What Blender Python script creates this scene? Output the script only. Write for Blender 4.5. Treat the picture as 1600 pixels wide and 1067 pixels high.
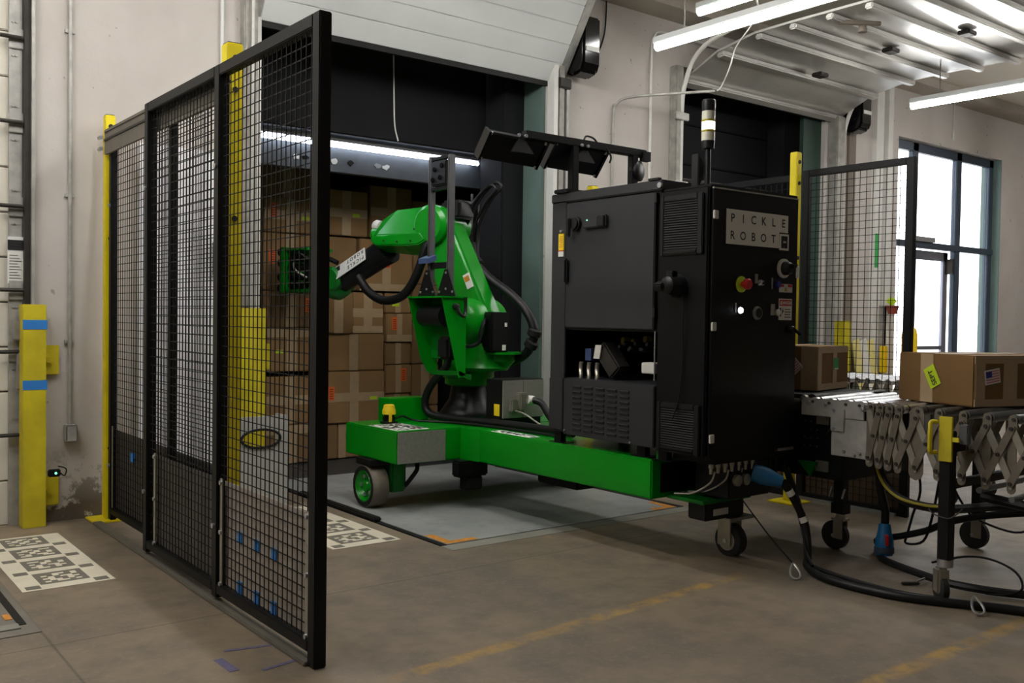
import bpy, bmesh, math, random
from mathutils import Vector, Matrix
random.seed(7)
for o in list(bpy.data.objects): bpy.data.objects.remove(o)
SC = bpy.context.scene
COL = SC.collection

# ------------------------------------------------------------------ camera, world, exposure
cam_d = bpy.data.cameras.new('camera'); cam = bpy.data.objects.new('camera', cam_d); COL.objects.link(cam)
YAW, PITCH, ROLL = math.radians(37.943), math.radians(-1.466), math.radians(0.815)
fw = Vector((math.sin(YAW)*math.cos(PITCH), math.cos(YAW)*math.cos(PITCH), math.sin(PITCH)))
rt = Vector((math.cos(YAW), -math.sin(YAW), 0)); up = rt.cross(fw)
r2 = rt*math.cos(ROLL)+up*math.sin(ROLL); u2 = up*math.cos(ROLL)-rt*math.sin(ROLL)
mw = Matrix((( r2.x, u2.x, -fw.x, 0), (r2.y, u2.y, -fw.y, 0), (r2.z, u2.z, -fw.z, 1.30), (0, 0, 0, 1)))
cam.matrix_world = mw
cam_d.sensor_width = 36; cam_d.lens = 1487.16*36/1600; cam_d.clip_start = .05; cam_d.clip_end = 200
SC.camera = cam
W = bpy.data.worlds.new('sky'); SC.world = W; W.use_nodes = True
W.node_tree.nodes['Background'].inputs[0].default_value = (.93, .96, 1, 1)
W.node_tree.nodes['Background'].inputs[1].default_value = 4.0
SC.view_settings.view_transform = 'Standard'; SC.view_settings.look = 'None'
SC.view_settings.gamma = 1; SC.view_settings.use_curve_mapping = False
SC.view_settings.exposure = 0.05
LAMP = 74.0          # emission of the tubes in the dock row
LAMP_DIM = 4.5       # emission of the dimmed tubes in the aisle behind the camera
STRIP = 11.0         # emission of the trailer strip light

# ------------------------------------------------------------------ materials
def srgb(r, g, b):
    f = lambda c: c/12.92 if c <= .04045 else ((c+.055)/1.055)**2.4
    return (f(r/255), f(g/255), f(b/255))
MATS = {}
def mat(name, col, rough=.5, metal=0., var=0., scale=6., bump=0., bscale=60., coat=0., detail=4., spec=.5):
    m = bpy.data.materials.new(name); m.use_nodes = True; MATS[name] = m
    nt = m.node_tree; n = nt.nodes; p = n['Principled BSDF']
    p.inputs['Base Color'].default_value = (*col, 1)
    p.inputs['Roughness'].default_value = rough; p.inputs['Metallic'].default_value = metal
    p.inputs['Coat Weight'].default_value = coat; p.inputs['Coat Roughness'].default_value = .15
    p.inputs['Specular IOR Level'].default_value = spec
    if var or bump: g = n.new('ShaderNodeNewGeometry')
    if var:
        t = n.new('ShaderNodeTexNoise'); t.inputs['Scale'].default_value = scale; t.inputs['Detail'].default_value = detail
        nt.links.new(g.outputs['Position'], t.inputs['Vector'])
        r = n.new('ShaderNodeValToRGB'); r.color_ramp.elements[0].position = .3; r.color_ramp.elements[1].position = .7
        r.color_ramp.elements[0].color = (*[c*(1-var) for c in col], 1)
        r.color_ramp.elements[1].color = (*[min(1, c*(1+var)) for c in col], 1)
        nt.links.new(t.outputs['Fac'], r.inputs['Fac']); nt.links.new(r.outputs['Color'], p.inputs['Base Color'])
    if bump:
        t = n.new('ShaderNodeTexNoise'); t.inputs['Scale'].default_value = bscale; t.inputs['Detail'].default_value = 3
        nt.links.new(g.outputs['Position'], t.inputs['Vector'])
        b = n.new('ShaderNodeBump'); b.inputs['Strength'].default_value = bump; b.inputs['Distance'].default_value = .01
        nt.links.new(t.outputs['Fac'], b.inputs['Height']); nt.links.new(b.outputs['Normal'], p.inputs['Normal'])
    return m
def emit(name, col, strength):
    m = bpy.data.materials.new(name); m.use_nodes = True; MATS[name] = m
    p = m.node_tree.nodes['Principled BSDF']
    p.inputs['Base Color'].default_value = (*col, 1)
    p.inputs['Emission Color'].default_value = (*col, 1); p.inputs['Emission Strength'].default_value = strength
    return m
mat('wall_paint', srgb(206, 198, 187), .75, var=.07, scale=1.6, bump=.15, bscale=25)
mat('wall_paint_far', srgb(186, 180, 170), .8, var=.05, scale=1.2)
mat('ceiling_paint', srgb(200, 192, 176), .8, var=.05, scale=1)
mat('beam_light', srgb(168, 160, 148), .7, var=.1, scale=2)
mat('beam_paint', srgb(120, 110, 98), .7, var=.12, scale=2)
mat('white_panel', srgb(212, 214, 212), .5, var=.03, scale=3)
mat('door_white', srgb(222, 222, 224), .4, var=.02)
mat('old_door', srgb(214, 208, 194), .6, var=.08, scale=4)
mat('ribbed_metal', srgb(190, 188, 182), .3, .45, var=.08, scale=3)
mat('galvanised', srgb(168, 166, 160), .5, .3, var=.18, scale=14)
mat('old_steel', srgb(150, 147, 140), .6, .12, var=.22, scale=12)
mat('dark_steel', srgb(52, 48, 44), .6, .4, var=.3, scale=9)
mat('rail_steel', srgb(112, 106, 96), .6, .35, var=.1, scale=8)
mat('black_paint', srgb(15, 15, 16), .5, var=.15, scale=20, spec=0.25)
mat('cabinet_grey', srgb(46, 46, 48), .48, var=.06, scale=5, bump=.04, bscale=300, spec=0.3)
mat('cabinet_black', srgb(11, 11, 13), .4, var=.08, scale=5, bump=.04, bscale=300, spec=0.22)
mat('black_plastic', srgb(22, 22, 23), .4, spec=0.35)
mat('black_gloss', srgb(12, 12, 13), .12)
mat('rubber', srgb(20, 19, 18), .65, var=.15, scale=30, spec=.3)
mat('hose', srgb(17, 17, 18), .45, spec=.3)
mat('tyre', srgb(112, 104, 92), .8, var=.12, scale=20)
mat('dark_tyre', srgb(34, 33, 32), .6, var=.1, scale=20)
mat('curtain', srgb(27, 27, 29), .75, var=.12, scale=3, bump=.1, bscale=8, spec=0.15)
mat('curtain_side', srgb(30, 31, 33), .8, var=.12, scale=3, spec=0.15)
mat('trailer_dark', srgb(18, 18, 20), .7, var=.2, scale=4, spec=0.15)
mat('trailer_steel', srgb(58, 62, 66), .45, .3, var=.2, scale=10)
mat('reveal_green', srgb(92, 112, 106), .6, var=.15, scale=3)
mat('reveal_dark_green', srgb(40, 66, 56), .6, var=.15, scale=3)
mat('green_paint', srgb(0, 138, 20), .3, var=.05, scale=4, coat=.12, spec=0.35)
mat('green_dark', srgb(0, 108, 24), .4)
mat('yellow_paint', srgb(226, 206, 22), .45, var=.1, scale=5)
mat('old_yellow', srgb(196, 180, 26), .6, var=.16, scale=7)
mat('yellow_bright', srgb(240, 206, 30), .45)
mat('blue_tape', srgb(46, 124, 200), .65)
mat('dull_blue_tape', srgb(98, 92, 126), .7, var=.2, scale=60)
mat('cardboard', srgb(150, 118, 80), .8, var=.07, scale=5, bump=.05, bscale=120, spec=0.2)
mat('cardboard_b', srgb(140, 110, 76), .8, var=.07, scale=5, bump=.05, bscale=120, spec=0.2)
mat('cardboard_light', srgb(126, 96, 60), .8, var=.06, scale=5, spec=0.2)
mat('packing_tape', srgb(178, 152, 118), .45, var=.05, scale=20)
mat('orange_label', srgb(240, 110, 44), .6)
mat('label_ink', srgb(130, 60, 30), .6)
mat('lime_label', srgb(198, 226, 40), .6)
mat('white_label', srgb(225, 224, 218), .55)
mat('grey_white', srgb(214, 212, 206), .55, var=.04, scale=10)
mat('sign_white', srgb(238, 237, 232), .5)
mat('ink', srgb(20, 20, 22), .6)
mat('red', srgb(186, 34, 32), .45)
mat('flag_pink', srgb(214, 120, 128), .5)
mat('flag_blue', srgb(40, 44, 130), .5)
mat('green_label', srgb(40, 160, 74), .5)
mat('plug_blue', srgb(22, 104, 156), .4)
mat('alu', srgb(108, 108, 110), .42, .6, var=.05, scale=20)
mat('bright_alu', srgb(190, 192, 196), .3, .8)
mat('roller_steel', srgb(206, 208, 210), .26, .85, var=.04, scale=30)
mat('roller_dull', srgb(120, 122, 122), .38, .7, var=.06, scale=30)
mat('zinc', srgb(176, 172, 160), .38, .8, var=.12, scale=18)
mat('link_zinc', srgb(132, 124, 112), .42, .65, var=.14, scale=16)
mat('brushed', srgb(150, 148, 142), .4, .35, var=.1, scale=60)
mat('kick_plate', srgb(158, 148, 137), .5, var=.1, scale=2.5)
mat('kick_brown', srgb(84, 66, 50), .6, var=.1, scale=4)
mat('kick_dark', srgb(74, 70, 66), .45, var=.15, scale=3)
mat('frame_blue', srgb(62, 74, 88), .4, .2)
mat('frame_pale', srgb(150, 152, 168), .4, .2)
mat('concrete_patch', srgb(126, 124, 114), .8, var=.12, scale=5)
mat('pit_concrete', srgb(110, 104, 94), .75, var=.14, scale=5)
mat('terracotta', srgb(140, 62, 48), .7)
mat('pale_yellow', srgb(216, 204, 130), .6, var=.1, scale=4)
mat('board_grey', srgb(170, 168, 164), .5, var=.05, scale=6)
mat('wire_yellow', srgb(170, 156, 40), .5)
mat('outside_ground', srgb(190, 190, 190), .9)
mat('led_blue_shelf', srgb(70, 86, 128), .3, .2)
mat('marker_grey', srgb(106, 102, 90), .75, var=.1, scale=12)
mat('marker_white', srgb(206, 198, 178), .7, var=.05, scale=9)
mat('worn_orange', srgb(190, 126, 40), .7, var=.2, scale=30)
emit('tube_glow', (1, .985, .96), LAMP)
emit('tube_half', (1, .985, .96), LAMP*.36)
emit('tube_dim', (1, .985, .96), LAMP_DIM)
emit('strip_glow', (.80, .87, 1), STRIP)
emit('tower_lit', (1, .97, .84), 1.6)
emit('led_white', (.85, .92, 1), 6)
emit('led_green', (.2, 1, .5), 2)
mat('tower_lens', srgb(200, 198, 180), .35)
g = mat('glass', (1, 1, 1), .02); g.node_tree.nodes['Principled BSDF'].inputs['Transmission Weight'].default_value = 1
g.node_tree.nodes['Principled BSDF'].inputs['IOR'].default_value = 1.05

def math_node(nt, op, a, b=None, clamp=False):
    n = nt.nodes.new('ShaderNodeMath'); n.operation = op; n.use_clamp = clamp
    for i, v in enumerate((a, b)):
        if v is None: continue
        if isinstance(v, (int, float)): n.inputs[i].default_value = v
        else: nt.links.new(v, n.inputs[i])
    return n.outputs[0]
def mixc(nt, fac, a, b):
    n = nt.nodes.new('ShaderNodeMix'); n.data_type = 'RGBA'
    nt.links.new(fac, n.inputs[0])
    for i, v in ((6, a), (7, b)):
        if isinstance(v, tuple): n.inputs[i].default_value = (*v, 1)
        else: nt.links.new(v, n.inputs[i])
    return n.outputs[2]
def noise(nt, vec, scale, detail=4., rough=.55):
    t = nt.nodes.new('ShaderNodeTexNoise'); t.inputs['Scale'].default_value = scale; t.inputs['Detail'].default_value = detail
    t.inputs['Roughness'].default_value = rough; nt.links.new(vec, t.inputs['Vector']); return t.outputs['Fac']
def step(nt, v, lo, hi):
    n = nt.nodes.new('ShaderNodeMapRange'); n.clamp = True
    nt.links.new(v, n.inputs[0]); n.inputs[1].default_value = lo; n.inputs[2].default_value = hi
    return n.outputs[0]
def floor_material():
    m = bpy.data.materials.new('worn_concrete'); m.use_nodes = True; MATS['worn_concrete'] = m
    nt = m.node_tree; p = nt.nodes['Principled BSDF']; pos = nt.nodes.new('ShaderNodeNewGeometry').outputs['Position']
    sx = nt.nodes.new('ShaderNodeSeparateXYZ'); nt.links.new(pos, sx.inputs[0]); x, y = sx.outputs[0], sx.outputs[1]
    n1 = noise(nt, pos, .9, 5); n2 = noise(nt, pos, 5, 6, .65); n3 = noise(nt, pos, 40, 4)
    c = mixc(nt, step(nt, n1, .35, .65), srgb(108, 97, 84), srgb(134, 118, 97))
    c = mixc(nt, math_node(nt, 'MULTIPLY', step(nt, n2, .42, .72), .72), c, srgb(88, 82, 74))
    c = mixc(nt, math_node(nt, 'MULTIPLY', step(nt, n3, .5, .75), .5), c, srgb(142, 130, 108))
    # faded yellow lane lines, worn away in patches
    wear = step(nt, noise(nt, pos, 7, 6, .7), .40, .62)
    def line(a, b, w, x0, x1, strength, c):
        d = math_node(nt, 'ABSOLUTE', math_node(nt, 'SUBTRACT', y, math_node(nt, 'ADD', math_node(nt, 'MULTIPLY', x, b), a)))
        k = math_node(nt, 'SUBTRACT', 1, step(nt, d, w*.5, w))
        k = math_node(nt, 'MULTIPLY', k, math_node(nt, 'MULTIPLY', step(nt, x, x0, x0+.2), math_node(nt, 'SUBTRACT', 1, step(nt, x, x1-.2, x1))))
        k = math_node(nt, 'MULTIPLY', k, math_node(nt, 'MULTIPLY', wear, strength))
        return mixc(nt, k, c, srgb(176, 138, 62))
    c = line(2.77, .08, .05, 1.7, 3.95, .8, c)
    c = line(1.89, -.005, .05, 2.9, 6, .8, c)
    # saw cut joints
    for ax, v in ((x, 7.6), (x, .86), (y, 1.2), (y, 3.98)):
        d = math_node(nt, 'ABSOLUTE', math_node(nt, 'SUBTRACT', ax, v))
        k = math_node(nt, 'MULTIPLY', math_node(nt, 'SUBTRACT', 1, step(nt, d, .003, .007)), .55)
        c = mixc(nt, k, c, srgb(52, 47, 42))
    nt.links.new(c, p.inputs['Base Color'])
    r = math_node(nt, 'ADD', math_node(nt, 'MULTIPLY', n2, .3), .42); nt.links.new(r, p.inputs['Roughness'])
    b = nt.nodes.new('ShaderNodeBump'); b.inputs['Strength'].default_value = .12; b.inputs['Distance'].default_value = .01
    nt.links.new(n3, b.inputs['Height']); nt.links.new(b.outputs['Normal'], p.inputs['Normal'])
def wall_material():
    m = bpy.data.materials.new('dock_wall_paint'); m.use_nodes = True; MATS['dock_wall_paint'] = m
    nt = m.node_tree; p = nt.nodes['Principled BSDF']; pos = nt.nodes.new('ShaderNodeNewGeometry').outputs['Position']
    sx = nt.nodes.new('ShaderNodeSeparateXYZ'); nt.links.new(pos, sx.inputs[0]); z = sx.outputs[2]; x = sx.outputs[0]
    c = mixc(nt, step(nt, noise(nt, pos, 1.3, 5), .3, .7), srgb(182, 175, 168), srgb(200, 194, 188))
    spots = step(nt, noise(nt, pos, 16, 2, .4), .73, .76)
    c = mixc(nt, math_node(nt, 'MULTIPLY', spots, .6), c, srgb(110, 100, 90))
    # peeling, grimy patch at the foot of the wall
    foot = math_node(nt, 'SUBTRACT', 1, step(nt, z, .02, .5))
    peel = step(nt, math_node(nt, 'ADD', noise(nt, pos, 6, 6, .7), math_node(nt, 'MULTIPLY', foot, .22)), .60, .66)
    c = mixc(nt, math_node(nt, 'MULTIPLY', peel, math_node(nt, 'MULTIPLY', foot, 1.2), True), c, srgb(96, 86, 76))
    nt.links.new(c, p.inputs['Base Color']); p.inputs['Roughness'].default_value = .7
    b = nt.nodes.new('ShaderNodeBump'); b.inputs['Strength'].default_value = .2; b.inputs['Distance'].default_value = .01
    nt.links.new(noise(nt, pos, 18, 4), b.inputs['Height']); nt.links.new(b.outputs['Normal'], p.inputs['Normal'])
def deck_material():
    m = bpy.data.materials.new('tread_plate'); m.use_nodes = True; MATS['tread_plate'] = m
    nt = m.node_tree; p = nt.nodes['Principled BSDF']; pos = nt.nodes.new('ShaderNodeNewGeometry').outputs['Position']
    c = mixc(nt, step(nt, noise(nt, pos, 2.2, 5), .3, .7), srgb(136, 140, 140), srgb(162, 164, 160))
    c = mixc(nt, math_node(nt, 'MULTIPLY', step(nt, noise(nt, pos, 9, 6, .7), .5, .75), .6), c, srgb(112, 110, 104))
    nt.links.new(c, p.inputs['Base Color']); p.inputs['Roughness'].default_value = .5; p.inputs['Metallic'].default_value = .1
    mp = nt.nodes.new('ShaderNodeMapping'); mp.inputs['Rotation'].default_value = (0, 0, math.radians(45)); nt.links.new(pos, mp.inputs['Vector'])
    ck = nt.nodes.new('ShaderNodeTexChecker'); ck.inputs['Scale'].default_value = 45; nt.links.new(mp.outputs[0], ck.inputs['Vector'])
    b = nt.nodes.new('ShaderNodeBump'); b.inputs['Strength'].default_value = .35; b.inputs['Distance'].default_value = .004
    nt.links.new(ck.outputs['Fac'], b.inputs['Height']); nt.links.new(b.outputs['Normal'], p.inputs['Normal'])
floor_material(); wall_material(); deck_material()

# ------------------------------------------------------------------ mesh builder
ORI = {}
def V(*a): return Vector(a)
class B:
    def __init__(s): s.v = []; s.f = []
    def quadbox(s, c8):
        n = len(s.v); s.v += [tuple(c) for c in c8]
        s.f += [tuple(n+i for i in q) for q in ((0,3,2,1),(4,5,6,7),(0,1,5,4),(1,2,6,5),(2,3,7,6),(3,0,4,7))]; return s
    def box(s, x0, x1, y0, y1, z0, z1):
        return s.quadbox([(x0,y0,z0),(x1,y0,z0),(x1,y1,z0),(x0,y1,z0),(x0,y0,z1),(x1,y0,z1),(x1,y1,z1),(x0,y1,z1)])
    def obox(s, c, ax, ay, az):       # centre and three half-axis vectors
        c = Vector(c); ax, ay, az = Vector(ax), Vector(ay), Vector(az)
        return s.quadbox([c-ax-ay-az, c+ax-ay-az, c+ax+ay-az, c-ax+ay-az, c-ax-ay+az, c+ax-ay+az, c+ax+ay+az, c-ax+ay+az])
    def bar(s, a, b, w, h=None, upv=(0,0,1)):  # rectangular bar from a to b
        a, b = Vector(a), Vector(b); d = (b-a); L = d.length; d.normalize()
        u = Vector(upv); sd = d.cross(u)
        if sd.length < 1e-4: sd = d.cross(Vector((1,0,0)))
        sd.normalize(); u = sd.cross(d)
        return s.obox((a+b)/2, d*(L/2), sd*(w/2), u*((h or w)/2))
    def frame(s, d):
        d = Vector(d).normalized(); t = Vector((0,0,1)) if abs(d.z) < .9 else Vector((1,0,0))
        a = d.cross(t).normalized(); return a, d.cross(a).normalized()
    def cyl(s, a, b, r0, r1=None, n=16, caps=True):
        a, b = Vector(a), Vector(b); r1 = r0 if r1 is None else r1; e1, e2 = s.frame(b-a); k = len(s.v)
        for p, r in ((a, r0), (b, r1)):
            for i in range(n):
                t = 2*math.pi*i/n; s.v.append(tuple(p+e1*(r*math.cos(t))+e2*(r*math.sin(t))))
        for i in range(n): j = (i+1) % n; s.f.append((k+i, k+j, k+n+j, k+n+i))
        if caps: s.f.append(tuple(k+i for i in reversed(range(n)))); s.f.append(tuple(k+n+i for i in range(n)))
        return s
    def lathe(s, o, d, prof, n=20, caps=True):    # prof: (distance along d, radius)
        o, d = Vector(o), Vector(d).normalized(); e1, e2 = s.frame(d); k = len(s.v)
        for h, r in prof:
            for i in range(n):
                t = 2*math.pi*i/n; s.v.append(tuple(o+d*h+e1*(r*math.cos(t))+e2*(r*math.sin(t))))
        for q in range(len(prof)-1):
            for i in range(n): j = (i+1) % n; s.f.append((k+q*n+i, k+q*n+j, k+(q+1)*n+j, k+(q+1)*n+i))
        if caps: s.f.append(tuple(k+i for i in reversed(range(n)))); m = k+(len(prof)-1)*n; s.f.append(tuple(m+i for i in range(n)))
        return s
    def tube(s, pts, r, n=8, sub=5):
        P = [Vector(p) for p in pts]
        if sub > 1 and len(P) > 2:
            Q = []
            for i in range(len(P)-1):
                p0, p1, p2, p3 = P[max(i-1, 0)], P[i], P[i+1], P[min(i+2, len(P)-1)]
                for k in range(sub):
                    t = k/sub; Q.append(.5*((2*p1)+(p2-p0)*t+(2*p0-5*p1+4*p2-p3)*t*t+(3*p1-p0-3*p2+p3)*t**3))
            Q.append(P[-1]); P = Q
        k = len(s.v); a = None
        for i, p in enumerate(P):
            d = (P[min(i+1, len(P)-1)]-P[max(i-1, 0)]).normalized()
            if a is None: a, b = s.frame(d)
            a = (a-d*a.dot(d)).normalized(); b = d.cross(a)
            for j in range(n):
                t = 2*math.pi*j/n; s.v.append(tuple(p+a*(r*math.cos(t))+b*(r*math.sin(t))))
        for i in range(len(P)-1):
            for j in range(n): q = (j+1) % n; s.f.append((k+i*n+j, k+i*n+q, k+(i+1)*n+q, k+(i+1)*n+j))
        s.f.append(tuple(k+j for j in reversed(range(n)))); m = k+(len(P)-1)*n; s.f.append(tuple(m+j for j in range(n)))
        return s
    def prism(s, poly, depth):        # poly: list of 3D points, depth: extrusion vector
        k = len(s.v); n = len(poly); d = Vector(depth)
        s.v += [tuple(p) for p in poly]+[tuple(Vector(p)+d) for p in poly]
        for i in range(n): j = (i+1) % n; s.f.append((k+i, k+j, k+n+j, k+n+i))
        s.f.append(tuple(k+i for i in reversed(range(n)))); s.f.append(tuple(k+n+i for i in range(n)))
        return s
    def add(s, name, m, parent=None, bevel=0., seg=2, smooth=None, label=None, kind=None):
        me = bpy.data.meshes.new(name); o = ORI[parent.name] if parent else Vector((0,0,0))
        bm = bmesh.new(); vs = [bm.verts.new(Vector(v)-o) for v in s.v]
        for f in s.f:
            try: bm.faces.new([vs[i] for i in f])
            except ValueError: pass
        bmesh.ops.recalc_face_normals(bm, faces=bm.faces[:])
        if bevel:
            es = [e for e in bm.edges if len(e.link_faces) == 2 and e.calc_face_angle(0) > .6]
            bmesh.ops.bevel(bm, geom=es, offset=bevel, segments=seg, affect='EDGES', clamp_overlap=True)
        sm = smooth if smooth is not None else (len(s.f) > 8)
        for f in bm.faces: f.smooth = sm
        if sm:
            for e in bm.edges:
                if len(e.link_faces) == 2 and e.calc_face_angle(0) > .7: e.smooth = False
        bm.to_mesh(me); bm.free(); me.materials.append(MATS[m])
        ob = bpy.data.objects.new(name, me); COL.objects.link(ob)
        if parent: ob.parent = parent
        ORI[ob.name] = o
        if label: ob['label'] = label
        if kind: ob['kind'] = kind
        return ob
def thing(name, label, cat, loc, group=None):
    o = bpy.data.objects.new(name, None); COL.objects.link(o); o.location = loc; o.empty_display_size = .1
    o['label'] = label; o['category'] = cat
    if group: o['group'] = group
    ORI[o.name] = Vector(loc); return o
def tag(o, label, cat, group=None, kind=None):
    o['label'] = label; o['category'] = cat
    if group: o['group'] = group
    if kind: o['kind'] = kind
    return o
def struct(o, label=None, cat=None):
    o['kind'] = 'structure'
    if label: o['label'] = label
    if cat: o['category'] = cat
    return o
def sroot(name, label, cat, loc):
    o = thing(name, label, cat, loc); o['kind'] = 'structure'; return o
def dup(root, loc, label=None):
    r = root.copy(); COL.objects.link(r); r.location = loc
    if label: r['label'] = label
    for ch in root.children:
        c = ch.copy(); COL.objects.link(c); c.parent = r
        for gch in ch.children:
            d = gch.copy(); COL.objects.link(d); d.parent = c
    return r
def text(parent, name, s, size, o, xd, yd, m, align='LEFT', spacing=1., off=.0012, bold=0.):
    cu = bpy.data.curves.new('t', 'FONT'); cu.body = s; cu.size = size; cu.align_x = align; cu.space_character = spacing
    cu.resolution_u = 3; cu.offset = bold
    t = bpy.data.objects.new('t', cu); COL.objects.link(t)
    dg = bpy.context.evaluated_depsgraph_get(); me = bpy.data.meshes.new_from_object(t.evaluated_get(dg))
    bpy.data.objects.remove(t)
    xd, yd = Vector(xd).normalized(), Vector(yd).normalized(); n = xd.cross(yd); o = Vector(o); org = ORI[parent.name]
    for v in me.vertices: v.co = o+xd*v.co.x+yd*v.co.y+n*off-org
    me.name = name; me.materials.clear(); me.materials.append(MATS[m])
    ob = bpy.data.objects.new(name, me); COL.objects.link(ob); ob.parent = parent; ORI[ob.name] = org
    return ob

# ------------------------------------------------------------------ the setting
WY = 6.33            # inner face of the dock wall
def wall_box(b, x0, x1, z0, z1): b.box(x0, x1, WY, WY+.27, z0, z1)
b = B()
for x0, x1 in ((-9, -1.7), (1.245, 2.66), (5.28, 6.95), (9.35, 10.88), (13.52, 18)): wall_box(b, x0, x1, -.2, 4.6)
wall_box(b, -1.7, 1.245, 3.5, 4.6); wall_box(b, 2.66, 5.28, 3.62, 4.6); wall_box(b, 6.95, 9.35, 3.75, 4.6); wall_box(b, 10.88, 13.52, 3.58, 4.6)
struct(b.add('wall_dock', 'dock_wall_paint', smooth=False), 'beige painted concrete dock wall with door and window openings', 'wall')
fl = B()
for x0, x1, y0, y1 in ((-9, 18, -8, 4.33), (-9, 2.98, 4.33, 6.62), (5.02, 18, 4.33, 6.62)): fl.box(x0, x1, y0, y1, -.2, 0)
struct(fl.add('floor', 'worn_concrete', smooth=False), 'worn brown grey concrete warehouse floor with faded yellow lines', 'floor')
struct(B().box(-9, 18, -8, WY, 4.25, 4.4).add('ceiling', 'ceiling_paint'), 'pale painted ceiling above the dock doors', 'ceiling')
struct(B().box(-9.2, -9, -8, 6.6, -.2, 4.6).add('wall_left', 'wall_paint_far'), 'plain painted side wall', 'wall')
struct(B().box(18, 18.2, -8, 6.6, -.2, 4.6).add('wall_right', 'wall_paint_far'), 'plain painted far side wall', 'wall')
struct(B().box(-9, 18, -8.2, -8, -.2, 4.6).add('wall_back', 'wall_paint_far'), 'plain painted wall facing the dock', 'wall')
struct(B().box(-9, 18, 6.02, WY, 4.15, 4.25).add('trim_1', 'beam_light'), 'brown grey beam along the top of the dock wall', 'beam')

# reveals of the dock openings
struct(B().box(5.245, 5.28, WY+.02, WY+.27, 0, 3.62).add('trim_2', 'reveal_green'), 'grey green painted reveal right of the robot dock opening', 'trim')
struct(B().box(9.02, 9.35, WY+.05, WY+.1, 0, 3.75).add('trim_3', 'reveal_dark_green'), 'dark green panel beside the second dock opening', 'trim')
struct(B().box(2.655, 2.69, WY-.015, WY+.25, 1.2, 3.6).add('trim_4', 'grey_white'), 'white painted jamb left of the robot dock opening', 'trim')

# closed left door: planks, end stile, hinges
d0 = sroot('door_1', 'closed old sectional door with galvanised end stile at the left edge', 'door', (0, WY+.1, 0))
for k in range(13):
    B().box(-1.7, 1.10, WY+.06, WY+.11, .0+k*.27, .0+k*.27+.263).add('panel', 'old_door', d0, .006)
B().box(-1.7, 1.15, WY+.115, WY+.13, -.1, 3.6).add('backing', 'dark_steel', d0)  # unseen sheet added to stop sky light leaking between the panels
B().box(1.085, 1.155, WY+.03, WY+.06, .0, 3.5).add('end_stile', 'galvanised', d0)
for z in (.55, 1.05, 1.42, 1.92, 2.42, 2.92):
    hb = B().box(1.08, 1.16, WY+.015, WY+.03, z-.06, z+.06).add('hinge', 'galvanised', d0, .004)
    bb = B()
    for dx in (-.025, .02):
        for dz in (-.1, .1): bb.cyl((1.115+dx*.4, WY+.03, z+dz), (1.115+dx*.4, WY+.022, z+dz), .008, n=8)
    bb.add('bolt', 'galvanised', hb)
    B().cyl((1.03, WY-.01, z), (1.155, WY-.01, z), .012, n=8).add('roller_pin', 'dark_steel', d0)
B().box(1.09, 1.19, WY-.03, WY+.0, 1.12, 1.24).add('latch', 'old_steel', d0, .005)
B().box(1.12, 1.15, WY-.02, WY+.02, .82, 1.06).add('handle', 'old_steel', d0, .008)
nt_ = B().box(1.075, 1.16, WY+.018, WY+.028, 1.46, 1.74).add('notice', 'white_label', d0, label='white notice sticker with dark header')
B().box(1.075, 1.16, WY+.015, WY+.018, 1.66, 1.72).add('notice_header', 'ink', nt_)
bl = B()
for k in range(9): bl.box(1.085, 1.15-.01*(k % 3), WY+.016, WY+.018, 1.49+k*.017, 1.494+k*.017)
bl.add('notice_print', 'marker_grey', nt_)
d0.location.x += .045
struct(B().box(1.205, 1.238, WY-.02, WY+.1, 0, 3.6).add('trim_5', 'dark_steel'), 'dark steel track channel of the left door', 'trim')
struct(B().box(1.238, 1.256, WY-.05, WY+.02, 0, 3.6).add('trim_6', 'galvanised'), 'thin steel angle on the corner of the left doorway', 'trim')

# robot dock door, tilted half open: planks down the slope
d1 = sroot('door_2', 'white planked sectional door tilted open above the robot', 'door', (4, 6.2, 3.33))
def slab(b, x0, x1, p, q, th, dn):   # slab along a (y,z) segment, thickness th towards dn
    (y0, z0), (y1, z1) = p, q; L = math.hypot(y1-y0, z1-z0); ny, nz = (z1-z0)/L*dn*th, -(y1-y0)/L*dn*th
    return b.quadbox([(x0,y0,z0),(x1,y0,z0),(x1,y0+ny,z0+nz),(x0,y0+ny,z0+nz),(x0,y1,z1),(x1,y1,z1),(x1,y1+ny,z1+nz),(x0,y1+ny,z1+nz)])
path = [(6.327-.0925*k, 3.328+.142*k) for k in range(6)]
for k in range(5):
    (y0, z0), (y1, z1) = path[k], path[k+1]; e = .012
    slab(B(), 2.68, 5.37, (y0+(y1-y0)*e, z0+(z1-z0)*e), (y1, z1), .05, 1).add('plank', 'white_panel', d1, .005)
slab(B(), 2.68, 5.37, path[5], (5.0, 4.13), .05, 1).add('upper_section', 'white_panel', d1)
slab(B(), 5.37, 5.45, path[0], path[5], .06, 1).add('edge_rail', 'galvanised', d1)
slab(B(), 2.62, 2.68, path[0], path[5], .06, 1).add('edge_rail', 'galvanised', d1)
B().box(5.33, 5.47, 6.22, 6.33, 3.27, 3.36).add('roller_bracket', 'dark_steel', d1, .01)
B().box(2.68, 5.37, 6.33, 6.36, 3.29, 3.35).add('bottom_seal', 'rubber', d1)

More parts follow.
